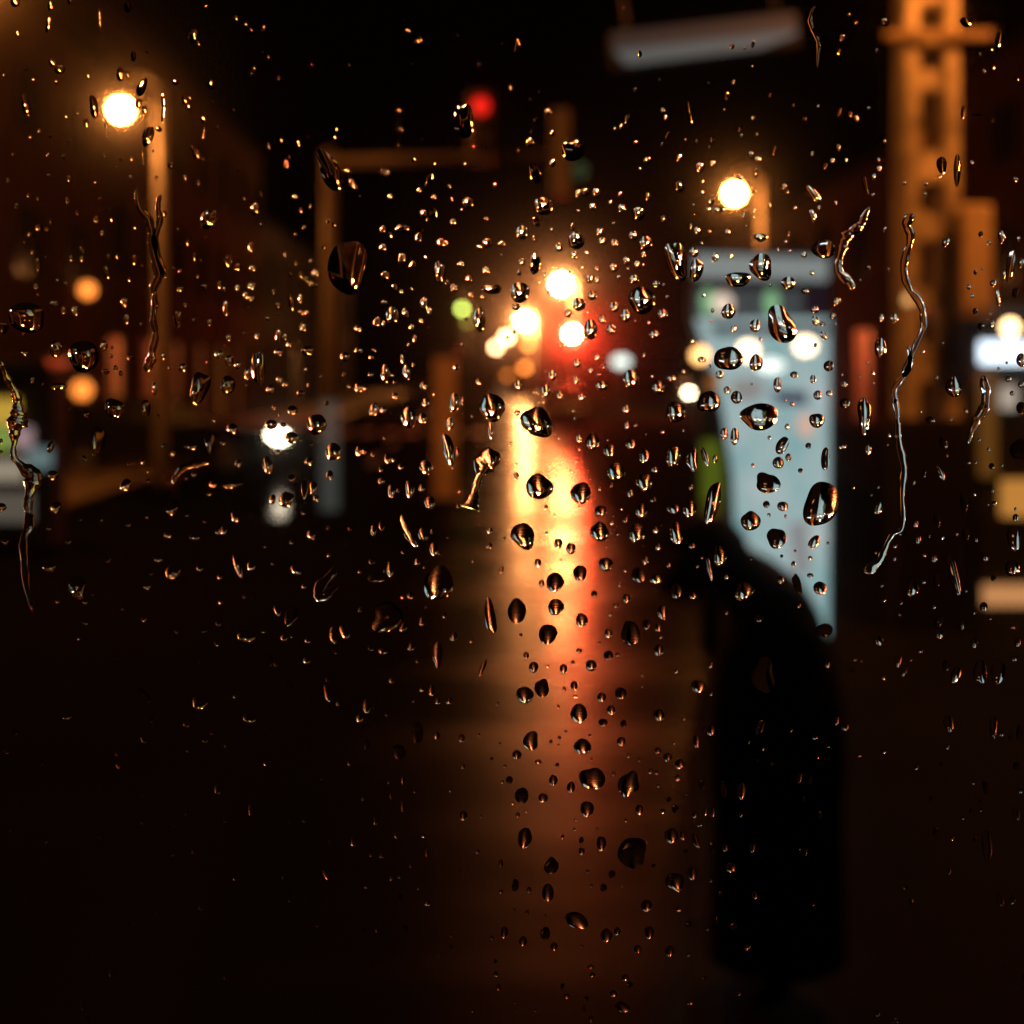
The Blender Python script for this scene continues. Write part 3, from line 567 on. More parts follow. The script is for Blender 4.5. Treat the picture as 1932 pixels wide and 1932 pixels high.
# ---------------------------------------------------------------- raindrops
# centres and sizes of the drops as read off nine enlarged tiles of the photograph:
# x, y, width, height [, lean of the long axis in degrees]; each tile spans 644.7 units of the frame
DROPS = {
(0,0): """310 360 45 50;350 400 60 50;115 195 25 40;100 20 50 60;300 40 30 60 10;290 140 30 100 12;575 100 16 50;575 145 14 40;733 50 40 60;405 10 25 50;765 325 30 60;843 298 18 22;690 425 40 80;733 430 22 40;815 495 50 110 20;540 600 50 130 -8;795 590 36 60 15;828 625 32 50;512 435 22 40;160 400 18 22;208 460 18 24;332 465 26 40;157 590 45 120 -8;178 660 30 40;500 700 28 60;610 715 22 36;615 775 16 30;403 800 18 34;850 770 60 120 20;820 810 26 46;815 870 14 30;818 922 14 24;915 685 34 30;908 735 40 30 40;930 525 20 26;1000 470 34 36;1052 570 34 50;1080 560 18 34;1077 612 22 34;1200 485 38 56;1100 210 50 90 15;1128 252 20 30;1137 272 20 28;1340 115 32 40;1395 150 26 32;1425 182 26 30 -40;1495 170 18 40;1522 335 24 34;1490 305 14 16;1158 680 26 50;1158 755 20 70 12;1093 840 40 60;1118 875 44 56;975 940 36 40;1128 1040 26 32;400 1020 34 44;290 998 24 22;173 1110 18 24;390 1140 30 40;445 1208 18 26;600 885 16 18;235 1290 46 44;277 1302 24 26;300 1255 14 26;940 1212 26 40;1072 1375 28 40;1190 1240 90 120 35;1450 1185 50 70;1705 1195 26 40;1862 1253 24 30;1893 1273 26 34;1690 825 34 56;1627 935 28 50;1640 897 20 30;1522 830 22 40;1905 740 22 30;1425 1400 30 60 10;1300 1475 50 80 15;1350 1515 44 50;1435 1520 40 40 30;348 1442 18 26;412 1465 26 36;474 1467 26 34;622 1455 24 30;675 1452 20 34;767 1470 36 60;225 1500 40 80;745 1580 22 28;388 1608 20 24;1110 1455 26 50;1250 1615 36 50;1276 1640 24 40;1350 1630 30 40;1395 1670 28 36;1430 1692 40 36;1430 1620 46 56;1706 1553 28 46;1735 1583 28 36;1790 1545 50 50;1770 1610 30 40;1797 1618 20 30;1580 1730 32 40;1655 1710 36 100 -5;1704 1688 26 56;1705 1770 30 36;1742 1770 26 34;1720 1850 40 60;1580 1900 36 80;1618 1905 24 40;1520 1800 28 28;1285 1740 36 80;1055 1725 22 26;1105 1815 24 30;1015 1800 40 100;1030 1640 46 36;715 1710 40 60;727 1805 34 60;370 1755 28 44;437 1755 40 60;320 1715 46 46;150 1893 36 36;165 1785 210 170;30 1855 70 60;520 1890 60 110;1195 1825 40 40;1300 1910 30 40;612 1540 36 80 -20;1860 950 110 240 -25;1850 1010 40 90 -20""",
(1,0): """40 1500 215 320;425 245 24 40;447 230 18 36;337 740 30 34 25;455 793 14 24;653 210 12 14;690 680 110 210;993 265 24 80 15;1063 808 44 56;1065 570 16 24;1100 688 30 40;1165 640 36 40 20;1303 850 130 120;1372 845 22 30;1192 928 36 46 25;1095 985 120 60 70;1615 680 40 60 20;1578 722 22 36 15;1542 735 16 22;1812 632 28 34;1828 675 26 36;1810 822 18 30 30;1840 770 20 50 30;1725 908 44 28 -20;1905 895 26 36;1730 1115 36 50;500 1010 40 66 10;478 1050 14 20;440 1082 28 36;525 1118 26 34;625 1130 16 22;62 1038 34 38;84 1066 28 32;225 962 14 24;522 935 16 40 10;715 1150 60 66;680 1190 14 22 20;464 1212 40 50;487 1244 16 20;520 1210 44 66;630 1258 36 40 30;235 1300 34 50 10;275 1335 32 46 15;345 1295 80 56;436 1345 40 60 15;458 1308 22 40;235 1400 40 44;345 1460 46 54;405 1497 38 44;560 1375 44 56;595 1375 22 30;675 1495 36 34;825 1375 54 56 30;780 1397 34 28;905 1380 34 30;1085 1355 18 30;1020 1315 70 80;1140 1165 110 100;1100 1255 36 60 -20;1335 1098 32 46 15;1376 1090 40 44;1438 1093 44 56;1415 1170 36 40 10;1583 1180 44 50;1675 1210 70 74;1815 1243 36 40;1305 1285 26 40;1460 1312 44 50;1472 1364 44 42;1540 1377 44 50;1645 1335 50 50;1715 1375 74 80;1703 1442 28 32;1325 1360 90 100;1312 1443 36 46;1228 1400 46 50;1382 1430 20 26;1605 1477 40 46;1668 1497 36 44;1615 1522 18 18;1703 1503 18 22;1535 1515 46 50;1650 1578 50 52;1775 1610 48 44;1817 1613 18 24;1092 1490 66 110;1020 1482 36 40;1003 1545 26 34;1145 1555 18 40;815 1530 38 44;555 1530 60 120;600 1599 26 36;637 1627 44 50;720 1575 36 40;730 1668 24 32;795 1680 18 24;850 1635 110 56;1008 1650 110 116;985 1735 76 60;1067 1645 20 40;1400 1578 46 50;1442 1583 32 46;1415 1670 54 56;1340 1720 70 80;1280 1772 46 50;1695 1690 150 150;1540 1735 56 58;1600 1785 64 70;1810 1775 60 64;1470 1805 44 50;1520 1860 56 60;1405 1860 76 120;1765 1890 60 50;250 1560 50 54;303 1625 28 44;340 1650 26 30;245 1712 36 34;290 1780 70 104;362 1770 36 60 -20;203 1820 40 60 15;240 1830 22 40;95 1860 46 44;468 1712 44 70;498 1760 40 70;780 1800 70 136;397 1850 30 36;415 1915 24 46;1885 1465 110 240 -20;1905 1060 60 60 30""",
(2,0): """1135 135 50 46 40;1590 135 70 50 35;895 225 36 44 20;875 305 20 36 20;970 137 26 24;932 95 14 16;1090 297 22 30 35;1772 240 36 110 5;1730 287 24 24;1740 390 26 36 30;275 272 26 32 20;345 283 14 16;392 260 20 40 15;227 355 14 18;250 548 32 60 5;232 628 16 20;620 605 22 26;760 610 20 26 35;685 680 30 26;880 640 22 50 20;940 652 28 34;974 682 24 44 -25;1045 620 24 20;1575 640 26 80 5;1650 653 70 20;317 743 28 32 15;332 775 26 28;415 767 14 26 25;163 800 34 36 15;148 838 16 24;80 805 20 24;15 797 14 20;512 857 30 60 20;383 880 30 40;422 907 46 36 20;168 928 30 30 25;95 950 50 56;110 1035 20 30 15;110 1092 26 26;408 985 22 60 5;402 1090 24 24;570 1057 26 30;592 1090 12 14;875 843 26 46 -15;840 915 26 32 25;800 945 30 36 30;918 912 18 24;1100 910 18 24;1103 960 34 36;1073 1006 26 40 20;1133 805 20 20 30;730 1100 56 120 -40;765 1180 20 30 20;730 1225 44 80 -15;630 1180 20 24 20;860 1150 20 20;1025 1046 32 100 -15;1068 1107 24 20;990 1260 40 46;1098 1180 50 80 15;905 1315 30 30;1040 1515 36 28;340 1225 22 36 30;400 1195 18 26 15;398 1235 14 24;155 1146 32 40 30;143 1187 26 26;200 1190 70 28;60 1165 16 20;80 1308 36 46;45 1284 22 28;250 1315 32 34;430 1345 90 44;482 1355 26 44 25;180 1455 40 50;62 1428 50 56;75 1525 76 130 15;790 1405 130 110;680 1442 34 36;310 1575 140 86;440 1505 120 160;592 1600 80 74;685 1648 40 34;865 1705 50 54;843 1787 36 40;740 1750 46 46;785 1832 36 28;405 1840 60 76;255 1760 80 86;545 1820 150 220 -20;742 1812 36 60 -15;790 1896 36 56 -30;967 1590 22 50 -10;990 1655 36 70 -10;1115 1798 30 44;1185 1800 50 56;1480 1375 44 56 15;1455 935 60 100 -5;1542 960 44 180;1365 1045 20 30 30;1362 1105 20 24;1450 1000 24 20;1790 1340 40 80 -15;1885 1355 24 36;1842 1500 44 190 8;1902 1490 36 56;1745 1603 40 40;1770 1680 24 100 -5;1870 1655 44 56;1675 1845 36 40;1720 1378 26 26 30;1805 1560 26 80;1870 1020 36 24 35;1625 1675 20 26;1875 455 20 24 30;40 640 28 130 -15""",
(0,1): """485 70 170 180;330 40 70 90;600 20 40 56;155 65 40 30;745 88 40 30;608 170 44 32;664 148 28 32;694 178 26 30;820 238 90 140;885 262 36 100;835 370 60 110;1140 250 110 180 20;1297 240 80 106;1248 70 52 50;1305 105 50 66;1352 132 38 46;1405 180 50 110;1467 140 80 190;1580 60 50 44;1640 15 36 40;1745 50 70 56;1585 212 34 30;1624 238 32 28;1535 268 46 50;1555 370 26 30;1660 385 60 56;1705 290 46 36;1853 345 24 28;1795 460 110 116;1890 615 90 100;1540 465 70 56;1608 467 36 28;1655 537 76 70;1577 623 28 40;1520 690 56 104 -8;1355 685 44 50 20;1320 490 66 66;1270 568 40 24;1195 560 56 126;940 585 30 26;1085 590 70 46;570 540 86 136;300 590 40 70 20;490 660 30 50 -30;818 675 24 34;660 370 124 100 30;505 410 40 40;345 250 96 36;1040 145 50 46 -40;725 805 60 76 30;1105 747 30 28;1320 800 116 44;1213 803 44 40;1190 857 30 20;1750 675 50 50;1870 750 40 56;1655 767 40 44;1728 820 38 116;1776 820 52 84;1792 882 36 40;1720 965 26 26;1625 885 92 86;1548 885 38 56;985 930 80 90;1068 973 26 28;330 930 60 70;310 750 60 56;290 1050 30 24;400 1122 40 40;1232 1040 36 90 -15;1275 1060 36 56;1335 985 40 66 -20;960 1090 44 34;1110 1100 60 40;1765 1085 50 56;905 1225 44 20;865 1303 26 22;840 1375 46 30;990 1290 80 96 30;1140 1275 36 36;1250 1325 30 30;1350 1245 46 144 -15;1428 1262 50 56;1680 1285 70 46 40;1548 1250 20 20;290 1265 76 56;490 1462 70 52 40;440 1370 100 150 -30;1725 1378 30 28;1575 1505 36 76 -10;1655 1540 80 110 20;1255 1465 20 20;490 1578 40 26 30;825 1560 36 28 -30;1160 1622 46 28;1243 1588 34 28;1400 1655 104 64;1497 1632 26 16;1612 1665 40 40;1745 1683 34 26;1525 1785 46 76 -10;1565 1818 24 22;1740 1793 44 40;1890 1645 50 96;1125 1797 26 20;1860 1895 44 60;10 620 50 20;20 930 66 46;45 1120 46 56;1880 1400 76 150 30""",
(1,1): """22 85 56 56;100 50 50 40;170 88 30 26;185 48 26 20;685 15 26 24;248 178 48 106;290 190 24 28;302 230 22 26;170 185 36 40;345 98 28 90 -8;370 170 46 90 -5;408 130 20 24;98 260 46 56;137 265 26 34;305 305 40 40;465 248 46 50;480 345 50 56;186 380 52 76 15;238 385 44 46;382 420 84 126;460 430 56 64;645 145 44 34;638 340 56 114;684 335 26 54 10;615 460 44 76;604 600 66 190 -10;657 620 36 84;627 712 36 30;98 615 36 56;132 620 36 46;262 655 40 56;294 665 24 34;338 703 36 36;478 705 66 86;522 712 24 36;228 783 40 34;283 840 40 76;322 838 22 28;388 825 52 106;454 825 36 46;500 905 60 76;660 925 24 30;850 360 130 170 -15;842 500 36 130 -5;1110 450 200 150 50;992 400 34 34;985 755 34 50;1115 810 145 150;1350 845 115 125;1030 1090 150 130 45;1223 1135 48 64;1295 1162 58 64;1205 1350 100 108;1345 1300 82 90;1130 1360 34 46;990 1510 105 138;1210 1490 90 96;1355 1565 70 76;1165 1640 110 106;1108 1245 40 50;905 1285 24 50 10;838 1530 66 190 -8;838 1063 34 38;835 1150 36 40;918 1107 18 24;745 1235 16 20;785 1030 16 16;183 1062 36 66;230 1035 34 54;380 1060 66 200 -25;462 1085 54 74 -20;512 1070 18 28;522 1165 44 80 -5;556 1190 18 22;175 1235 40 40;275 1280 40 86 -8;246 1290 18 24;430 1240 36 44;470 1270 16 18;200 1330 96 50;550 1350 160 200;632 1412 28 38;390 1425 40 44;345 1440 16 16;250 1540 180 170 -35;352 1605 50 70 25;455 1575 30 50;20 1630 56 86 -20;635 1660 44 56;545 1750 56 146 5;800 1830 28 106 20;170 1720 40 36;235 1740 56 44;395 1715 40 56;430 1797 20 22;285 1905 30 34;1190 190 44 60;1330 120 44 50;1325 215 36 50;1405 160 36 40;1440 85 36 36;1455 185 26 20;1470 245 70 56;1635 205 95 100;1785 255 80 76;1862 205 54 36;1155 275 50 66;1233 300 40 44;1355 310 44 44;1000 245 44 56;775 225 36 40;1605 380 44 50;1608 470 34 52;1658 470 26 28;1310 390 18 24;1318 430 18 24;1340 545 32 44;1343 602 24 24;1415 560 80 90;1510 610 64 70;1630 575 60 56;1705 640 64 76;1550 730 100 100;1708 790 90 104;1765 720 36 36;1630 855 36 46;1755 888 44 36;1460 950 70 60;1690 950 74 86;1865 935 76 56;1600 1000 32 40;1525 1020 26 30;1583 943 16 16;1455 1065 104 110;1560 1080 30 28;1665 1075 96 106;1770 1060 36 44;1885 1070 76 124 -10;1490 1250 80 80;1715 1230 40 46;1785 1155 40 46;1675 1310 80 86;1775 1335 76 56;1885 1400 66 86;1425 1420 36 40;1607 1445 46 54;1550 1485 30 34;1570 1365 20 34;1808 1520 56 76;1630 1630 106 136;1720 1590 50 56;1785 1610 36 44;1505 1640 46 54;1800 1663 20 22;1787 1735 56 66;1505 1765 54 56;1557 1762 26 30;1455 1695 16 18;1340 1740 32 34;1043 1765 32 44;1085 1830 54 64;1252 1840 44 56;1305 1805 24 26;1408 1820 64 64;1885 390 120 110;1870 640 84 120""",
(2,1): """255 90 160 140;410 115 76 96;205 185 84 80;145 335 130 120;105 100 50 36;625 185 50 36;730 210 34 50;530 240 46 86;820 135 56 64 30;248 272 44 44;300 312 64 74;430 410 216 146;752 440 84 86;820 290 36 34;757 300 50 54;612 350 28 24;910 345 60 56;905 240 40 36;485 540 22 24;290 530 46 104;230 515 46 64;560 580 66 106 30;535 680 66 66;592 650 36 44;705 585 36 34;475 790 136 116;660 725 30 28;800 655 50 130;780 900 190 260 15;380 1005 110 110;525 1100 112 112;560 925 64 54;468 915 40 40;482 975 22 22;735 1125 84 54 -50;715 1217 26 24;715 1315 40 26;770 1385 76 76;640 1360 46 120 -20;550 1340 40 40;795 1620 96 76;45 650 84 136;35 940 84 96;170 890 90 220 15;200 780 50 80 5;120 640 36 106 -20;205 1200 86 110;145 1270 30 130 -10;80 1265 20 20;50 1150 40 36;55 1430 50 44;340 1400 110 106;425 1555 50 44;450 1860 130 200;810 1815 30 36;1230 200 40 76;990 290 36 84;1020 400 80 200;895 590 44 28;1040 605 40 56;1110 30 66 120;1390 440 56 40;1465 565 46 76 -20;1447 740 36 84 -25;1355 740 26 46;1735 700 34 36;1590 390 26 28;1520 250 84 124;1830 210 36 32;1900 240 34 38;1850 290 28 28;1900 370 56 66;1895 600 104 120 20;1900 100 50 84;1580 900 46 120 -10;1430 1000 46 86;1750 910 28 28;1100 930 50 80 20;1870 990 36 44;1860 1100 80 140;1190 1150 28 28;1320 1110 36 56;1380 1085 28 36;1460 1100 28 28;1590 1080 44 74;1410 1215 36 54;1700 1215 46 46 30;1850 1270 84 84;1110 1365 36 36 -40;1290 1390 70 90 20;1352 1350 26 28;1425 1340 40 84;1520 1300 60 220 -15;1745 1330 32 32;1130 1455 24 24;1440 1570 50 70 30;1440 1642 54 54;1690 1490 46 54;1635 1690 40 64;1570 1590 28 54;1880 1690 34 54;1100 1680 60 50 40;1212 1795 36 70 10;1244 1856 26 50 20;1480 1820 46 56;1535 1870 50 100 20;1670 1850 70 150;1770 1850 80 146;1860 1780 36 36""",
(1,2): """1035 60 95 100;1132 20 80 106;1312 10 40 56;1320 70 22 24;1340 160 95 105;1467 75 50 56;1575 50 64 66;1520 145 50 50;1475 215 52 44;1590 222 34 44;1790 175 62 70;1070 315 84 110;1360 350 95 90;990 398 52 54;1230 303 22 22;1225 343 16 16;1265 268 22 18;1400 290 20 20;1578 322 50 50;680 305 36 50;778 285 16 20;895 335 16 18;1110 438 40 24;1218 455 24 26;923 462 18 20;1195 540 50 60;1295 580 46 64;1415 525 146 122;1620 555 116 146;1018 625 76 92;1138 640 54 54;948 540 40 44;908 550 18 22;1385 700 80 86;995 735 24 30;1043 717 16 16;965 672 14 14;1680 705 44 54;1320 765 22 16;1603 768 20 22;1845 650 28 34;1535 505 22 24;1680 427 22 26;1783 375 36 40;1838 412 50 54;1905 450 56 56;1743 490 26 30;1778 498 26 26;1895 527 30 34;1788 573 20 20;1880 700 40 50;1812 715 26 30;1035 860 80 116;690 740 44 56;1248 860 20 24;1313 817 18 20;1445 815 16 16;1465 895 56 84;1355 940 34 44;1640 935 166 170;1860 850 76 86;1922 850 30 46;900 1010 26 44;1185 1020 76 100;1388 1053 18 22;665 1052 18 22;1758 1022 26 22;1525 1070 40 46;980 1130 40 76;900 1168 24 24;1060 1158 26 34;1165 1170 66 104;1410 1135 18 18;1478 1145 40 46;1583 1138 18 14;1880 1110 104 104;1720 1245 66 66;1330 1325 130 90 30;1048 1285 20 30;975 1270 14 18;1900 1265 36 30;920 1395 44 66;850 1425 20 26;1150 1400 56 76;1025 1445 46 56;1200 1475 40 46;1495 1410 66 76;1555 1390 40 46;1735 1395 56 72;1850 1500 54 60;1670 1490 46 46;1355 1475 20 16;870 1560 24 24;872 1630 26 30;887 1705 30 36;1405 1590 36 24;1415 1635 30 28;1600 1650 40 36;1625 1690 34 36;1245 1700 24 34 20;1270 1755 36 26;1535 1740 44 36 20;1585 1815 90 54 30;1380 1770 26 30;1368 1830 20 54;1408 1880 26 34;1095 1835 14 16;988 1835 18 18;980 1790 14 16;742 1835 18 24;553 1525 26 16;622 1415 22 20;145 120 46 86;195 120 22 56 20;105 190 44 46;455 30 26 34;510 35 36 66;545 97 32 40;610 95 40 46;430 270 66 124;540 290 40 46;325 380 70 90 -25;145 340 34 56;46 445 20 26;350 540 24 50;268 553 16 20;282 630 20 36;348 685 28 66;195 770 30 46;310 850 26 34;465 855 26 24;485 950 26 46;230 965 30 30;168 963 16 18;68 885 36 56;393 1020 20 28;283 1090 20 26;330 1085 18 20;145 1140 24 24;333 1200 26 40;487 1230 40 36;360 1375 32 40;123 1380 22 26;170 1588 20 22;618 600 20 20""",
(2,2): """85 10 84 76;155 260 50 60;118 250 26 56;75 322 40 70;430 240 50 84 25;865 205 24 56 15;910 240 44 44 30;500 450 26 24;740 300 36 28;782 322 28 18 -40;815 352 18 16;105 565 36 54;225 590 36 100 -10;330 600 50 96;655 530 24 56 8;715 540 26 44 8;65 735 36 40;125 715 22 46;165 722 28 50;325 735 24 28;20 620 14 14;90 795 28 14;68 875 36 90 -20;165 920 36 76 -20;235 920 36 40;390 920 36 54 10;15 940 26 26;270 1030 66 56;50 1060 56 76;210 1175 34 36;155 1107 20 16;690 945 20 40;655 940 20 36;30 1350 40 40;280 1355 50 54;135 1375 20 24;190 1320 20 46;360 1485 20 56 55;30 1520 26 24;120 1655 30 24;305 1740 40 28;35 1790 40 24;240 1915 16 24;305 1900 20 24;1490 215 54 100 -15;1745 235 44 124;1788 276 34 36;1890 270 36 84;1875 460 44 46 -20;1895 597 34 34;1870 725 40 74 -25;1705 895 56 190 -8;1420 830 34 56;1395 645 24 34;1455 450 30 28;1485 350 26 34;1700 580 34 84 -15;1675 660 22 24;1620 715 26 40;1495 1048 24 44;1285 1225 26 44 -10;1245 1140 50 26 30;1780 1210 40 76 -20;1852 1210 36 56 15;1920 1490 26 66 -10;1805 1580 26 40;1915 1650 26 46;1915 1715 26 36;1130 380 28 24;990 400 24 20;770 740 24 46;1630 555 24 20;1090 1850 36 36;1200 1890 56 26""",
(0,2): """1635 15 44 66 -30;1700 44 26 24;1855 45 40 104 -8;1915 110 20 28;1063 230 34 24 20;822 310 24 46 -25;1172 318 36 24 -30;1068 376 16 16;1240 590 36 56;1430 705 36 84;1220 797 40 26 25;1280 773 16 16;812 780 18 20;1060 728 16 18;1505 450 18 18;1645 772 22 14;1102 945 18 22;1185 988 32 18;990 960 14 14;1850 1070 36 66 -25;650 1620 44 66;480 1820 20 30 20;510 1880 24 26;1335 1095 20 20;1870 885 14 14;1800 1358 16 20;815 60 50 110 -45;1140 100 84 84;1420 190 74 54;250 440 30 30;680 460 22 26;390 180 60 40;100 270 40 30""",
}
# water trails: points (frame units) with the half width there, and what tells each apart
TRAILS = [
 ("thin wavy water trail running down the lamp post on the left",
  [(262,355,3),(268,392,5),(284,418,6),(292,452,6),(295,492,6),(303,522,8),(294,545,6),(295,575,5),(293,602,5),(297,628,5),(290,662,6),(288,680,8),(276,700,9)]),
 ("short kinked water trail beside the left lamp post, merging into the longer one",
  [(307,368,3),(302,392,4),(304,420,5),(297,455,5),(308,505,5),(316,526,4)]),
 ("golden water trail with a swollen bead near the left edge of the pane",
  [(6,681,4),(14,702,5),(24,726,6),(36,746,7),(40,772,10),(38,792,16),(34,806,12),(31,832,5),(30,858,5),(48,880,7),(66,898,15),(62,928,8),(57,955,7),(60,990,8),(50,1020,6),(50,1062,6),(57,1112,4),(70,1158,2)]),
 ("curling water trail in front of the orange lit utility pole",
  [(1720,404,5),(1708,422,8),(1714,448,6),(1705,484,6),(1703,518,6),(1712,548,5),(1734,575,6),(1739,612,5),(1728,640,4),(1713,680,5),(1700,712,7)]),
 ("long thread of water dropping below the utility pole",
  [(1711,652,4),(1713,686,4),(1700,712,5),(1684,738,5),(1688,778,4),(1691,812,5),(1693,846,6),(1701,886,6),(1699,928,4),(1697,992,4),(1681,1006,4),(1664,1036,5),(1651,1060,7),(1628,1078,10)]),
 ("bluish crooked water trail near the right edge of the pane",
  [(1851,708,8),(1855,738,7),(1851,772,8),(1838,792,7),(1826,818,4),(1824,836,2)]),
 ("bone shaped streak of water on the upper left of the golden reflection",
  [(944,868,8),(930,866,16),(914,872,17),(906,892,9),(900,915,7),(894,936,8),(888,955,15),(886,961,10)]),
 ("arched dark streak of water left of the white headlight reflection",
  [(326,912,3),(336,896,5),(352,880,6),(376,873,6),(400,872,4)]),
 ("slanting orange streak of water left of the utility pole",
  [(1636,392,4),(1628,412,6),(1618,428,8),(1604,440,9),(1592,452,9),(1586,472,7),(1580,500,6),(1584,520,8),(1600,532,7),(1608,548,5)]),
 ("faint wisp of water under the pale reflection board",
  [(1534,13,2),(1526,36,4),(1530,56,4),(1538,76,4),(1542,96,3),(1539,130,2)]),
 ("slim glinting water streak right of the left street lamp",
  [(310,174,2),(311,192,3),(312,212,3),(310,234,2)]),
 ("slanting black and white streak of water below the brown island post",
  [(1242-604,1066,4),(1250-622,1080,6),(608,1100,8),(604,1118,9),(612,1124,8),(624,1114,6),(640,1102,5)]),
]
# ---------------------------------------------------------------- window pane
def glassmat(name, ior, rough=0.0, mist=0.0, mist_rough=0.1):
    m = bpy.data.materials.new(name); m.use_nodes = True; nt = m.node_tree
    nt.nodes.remove(nt.nodes['Principled BSDF']); out = nt.nodes['Material Output']
    gl = nt.nodes.new('ShaderNodeBsdfGlass'); gl.inputs['IOR'].default_value = ior; gl.inputs['Roughness'].default_value = rough
    if mist:
        g2 = nt.nodes.new('ShaderNodeBsdfGlass'); g2.inputs['IOR'].default_value = ior; g2.inputs['Roughness'].default_value = mist_rough
        mx = nt.nodes.new('ShaderNodeMixShader'); mx.inputs['Fac'].default_value = mist
        nt.links.new(gl.outputs[0], mx.inputs[1]); nt.links.new(g2.outputs[0], mx.inputs[2]); 
        g3 = nt.nodes.new('ShaderNodeBsdfGlass'); g3.inputs['IOR'].default_value = ior; g3.inputs['Roughness'].default_value = mist_rough * 3.2
        m2 = nt.nodes.new('ShaderNodeMixShader'); m2.inputs['Fac'].default_value = mist * 0.15
        nt.links.new(mx.outputs[0], m2.inputs[1]); nt.links.new(g3.outputs[0], m2.inputs[2]); nt.links.new(m2.outputs[0], out.inputs['Surface'])
    else:
        nt.links.new(gl.outputs[0], out.inputs['Surface'])
    return m
M_GLASS = glassmat('window_glass', 1.5); M_WETGLASS = glassmat('misted_glass', 1.5, mist=0.10, mist_rough=0.06)
M_WATER = glassmat('rain_water', 1.333, rough=0.0)
win = empty('window', (0, PANE_Y, 1.5), 0, 'wet window pane in a black rubber frame, close to the camera', 'window')
pane = MB().box((-0.7, -0.004, 0.05), (0.7, 0.0, 0.95)).build('pane', M_GLASS, win)
pane.data.materials.append(M_WETGLASS)
for f in pane.data.polygons:
    if f.normal.y > 0.9: f.material_index = 1           # the film of mist lies on the outer face
M_RUB = mat('black_rubber', (0.01, 0.01, 0.01), 0.7)
for a in (((-0.76, -0.03, -0.01), (0.76, 0.025, 0.049)), ((-0.76, -0.03, 0.951), (0.76, 0.025, 1.01)), ((-0.76, -0.03, 0.05), (-0.701, 0.025, 0.95)), ((0.701, -0.03, 0.05), (0.76, 0.025, 0.95))):
    MB().box(*a).build('frame_bar', M_RUB, win, bevel=0.008)

# ---------------------------------------------------------------- drops on it
KP = PANE_Y / F                      # metres on the pane for one frame unit
GAP = 0.00004
def drop_shape(rng, w, h, lean, size):
    """outline radius function and cap of one drop: rounder when small, pulled about when large"""
    big = min(1.0, max(0.0, (size - 14) / 34.0))
    amp = 0.015 + 0.085 * big * rng.uniform(0.5, 1.25)
    ph = [rng.uniform(0, 2 * math.pi) for _ in range(4)]
    am = [amp * rng.uniform(0.3, 1.0), amp * rng.uniform(0.3, 1.0), amp * 0.55 * rng.uniform(0.2, 1), amp * 0.35 * rng.uniform(0, 1)]
    sag = 0.05 + 0.10 * big * rng.uniform(0.3, 1.2)
    def R(t): return 1 + am[0] * math.cos(2 * t + ph[0]) + am[1] * math.cos(3 * t + ph[1]) + am[2] * math.cos(4 * t + ph[2]) + am[3] * math.cos(5 * t + ph[3]) - sag * math.sin(t)
    return R, math.radians(rng.uniform(36, 52))
def add_drop(bm, rng, u, v, w, h, lean, n=28, rings=9):
    a, b = w / 2 * KP, h / 2 * KP
    R, alpha = drop_shape(rng, w, h, lean, max(w, h))
    H = min(a, b) * math.tan(alpha / 2) * (1.0 if max(a, b) / min(a, b) < 2 else 1.08)
    cx, cz = (u - U0) * KP, CAMZ - (v - HOR) * KP
    ca, sa = math.cos(math.radians(-lean)), math.sin(math.radians(-lean))
    Rs = 1 / math.sin(alpha); base = 1 / math.tan(alpha); top = Rs - base
    def cap(r): return max(0.0, (math.sqrt(max(0, Rs * Rs - r * r)) - base) / top)
    shift = (0.20 + 0.10 * rng.random()) * b * (1.0 if h > 0.8 * w else 0.6)
    prev = None; y0 = PANE_Y + GAP
    apex = bm.verts.new((cx + 0.0, y0 + H, cz - shift))
    rows = []
    for i in range(1, rings + 1):
        r = math.sin(math.pi / 2 * i / rings) if i < rings else 1.0
        row = []
        for k in range(n):
            t = 2 * math.pi * k / n; rho = r * (1 + (R(t) - 1) * r)
            x, z = a * rho * math.cos(t), b * rho * math.sin(t) - shift * (1 - r * r)
            row.append(bm.verts.new((cx + x * ca - z * sa, y0 + H * cap(r), cz + x * sa + z * ca)))
        rows.append(row)
    sm = []
    for k in range(n): sm.append(bm.faces.new((apex, rows[0][(k + 1) % n], rows[0][k])))
    for A, B in zip(rows, rows[1:]):
        for k in range(n): sm.append(bm.faces.new((A[k], A[(k + 1) % n], B[(k + 1) % n], B[k])))
    for f in sm: f.smooth = True
    # flat foot: own vertices so that its shading stays flat
    foot = [bm.verts.new(vv.co) for vv in rows[-1]]
    bm.faces.new(foot)
def drop_object(bm, name):
    bmesh.ops.recalc_face_normals(bm, faces=bm.faces[:])
    me = bpy.data.meshes.new(name); bm.to_mesh(me); bm.free(); me.materials.append(M_WATER)
    o = bpy.data.objects.new(name, me); COL.objects.link(o); return o

ALL = []
for (ti, tj), txt in DROPS.items():
    for row in txt.split(';'):
        q = [float(x) for x in row.split()]
        s = 1932 / 2847 * 950 / 1932
        ALL.append([(950 * ti if ti < 2 else 1897) * 1932 / 2847 + q[0] * s, (950 * tj if tj < 2 else 1897) * 1932 / 2847 + q[1] * s, q[2] * s, q[3] * s, q[4] if len(q) > 4 else 0.0])
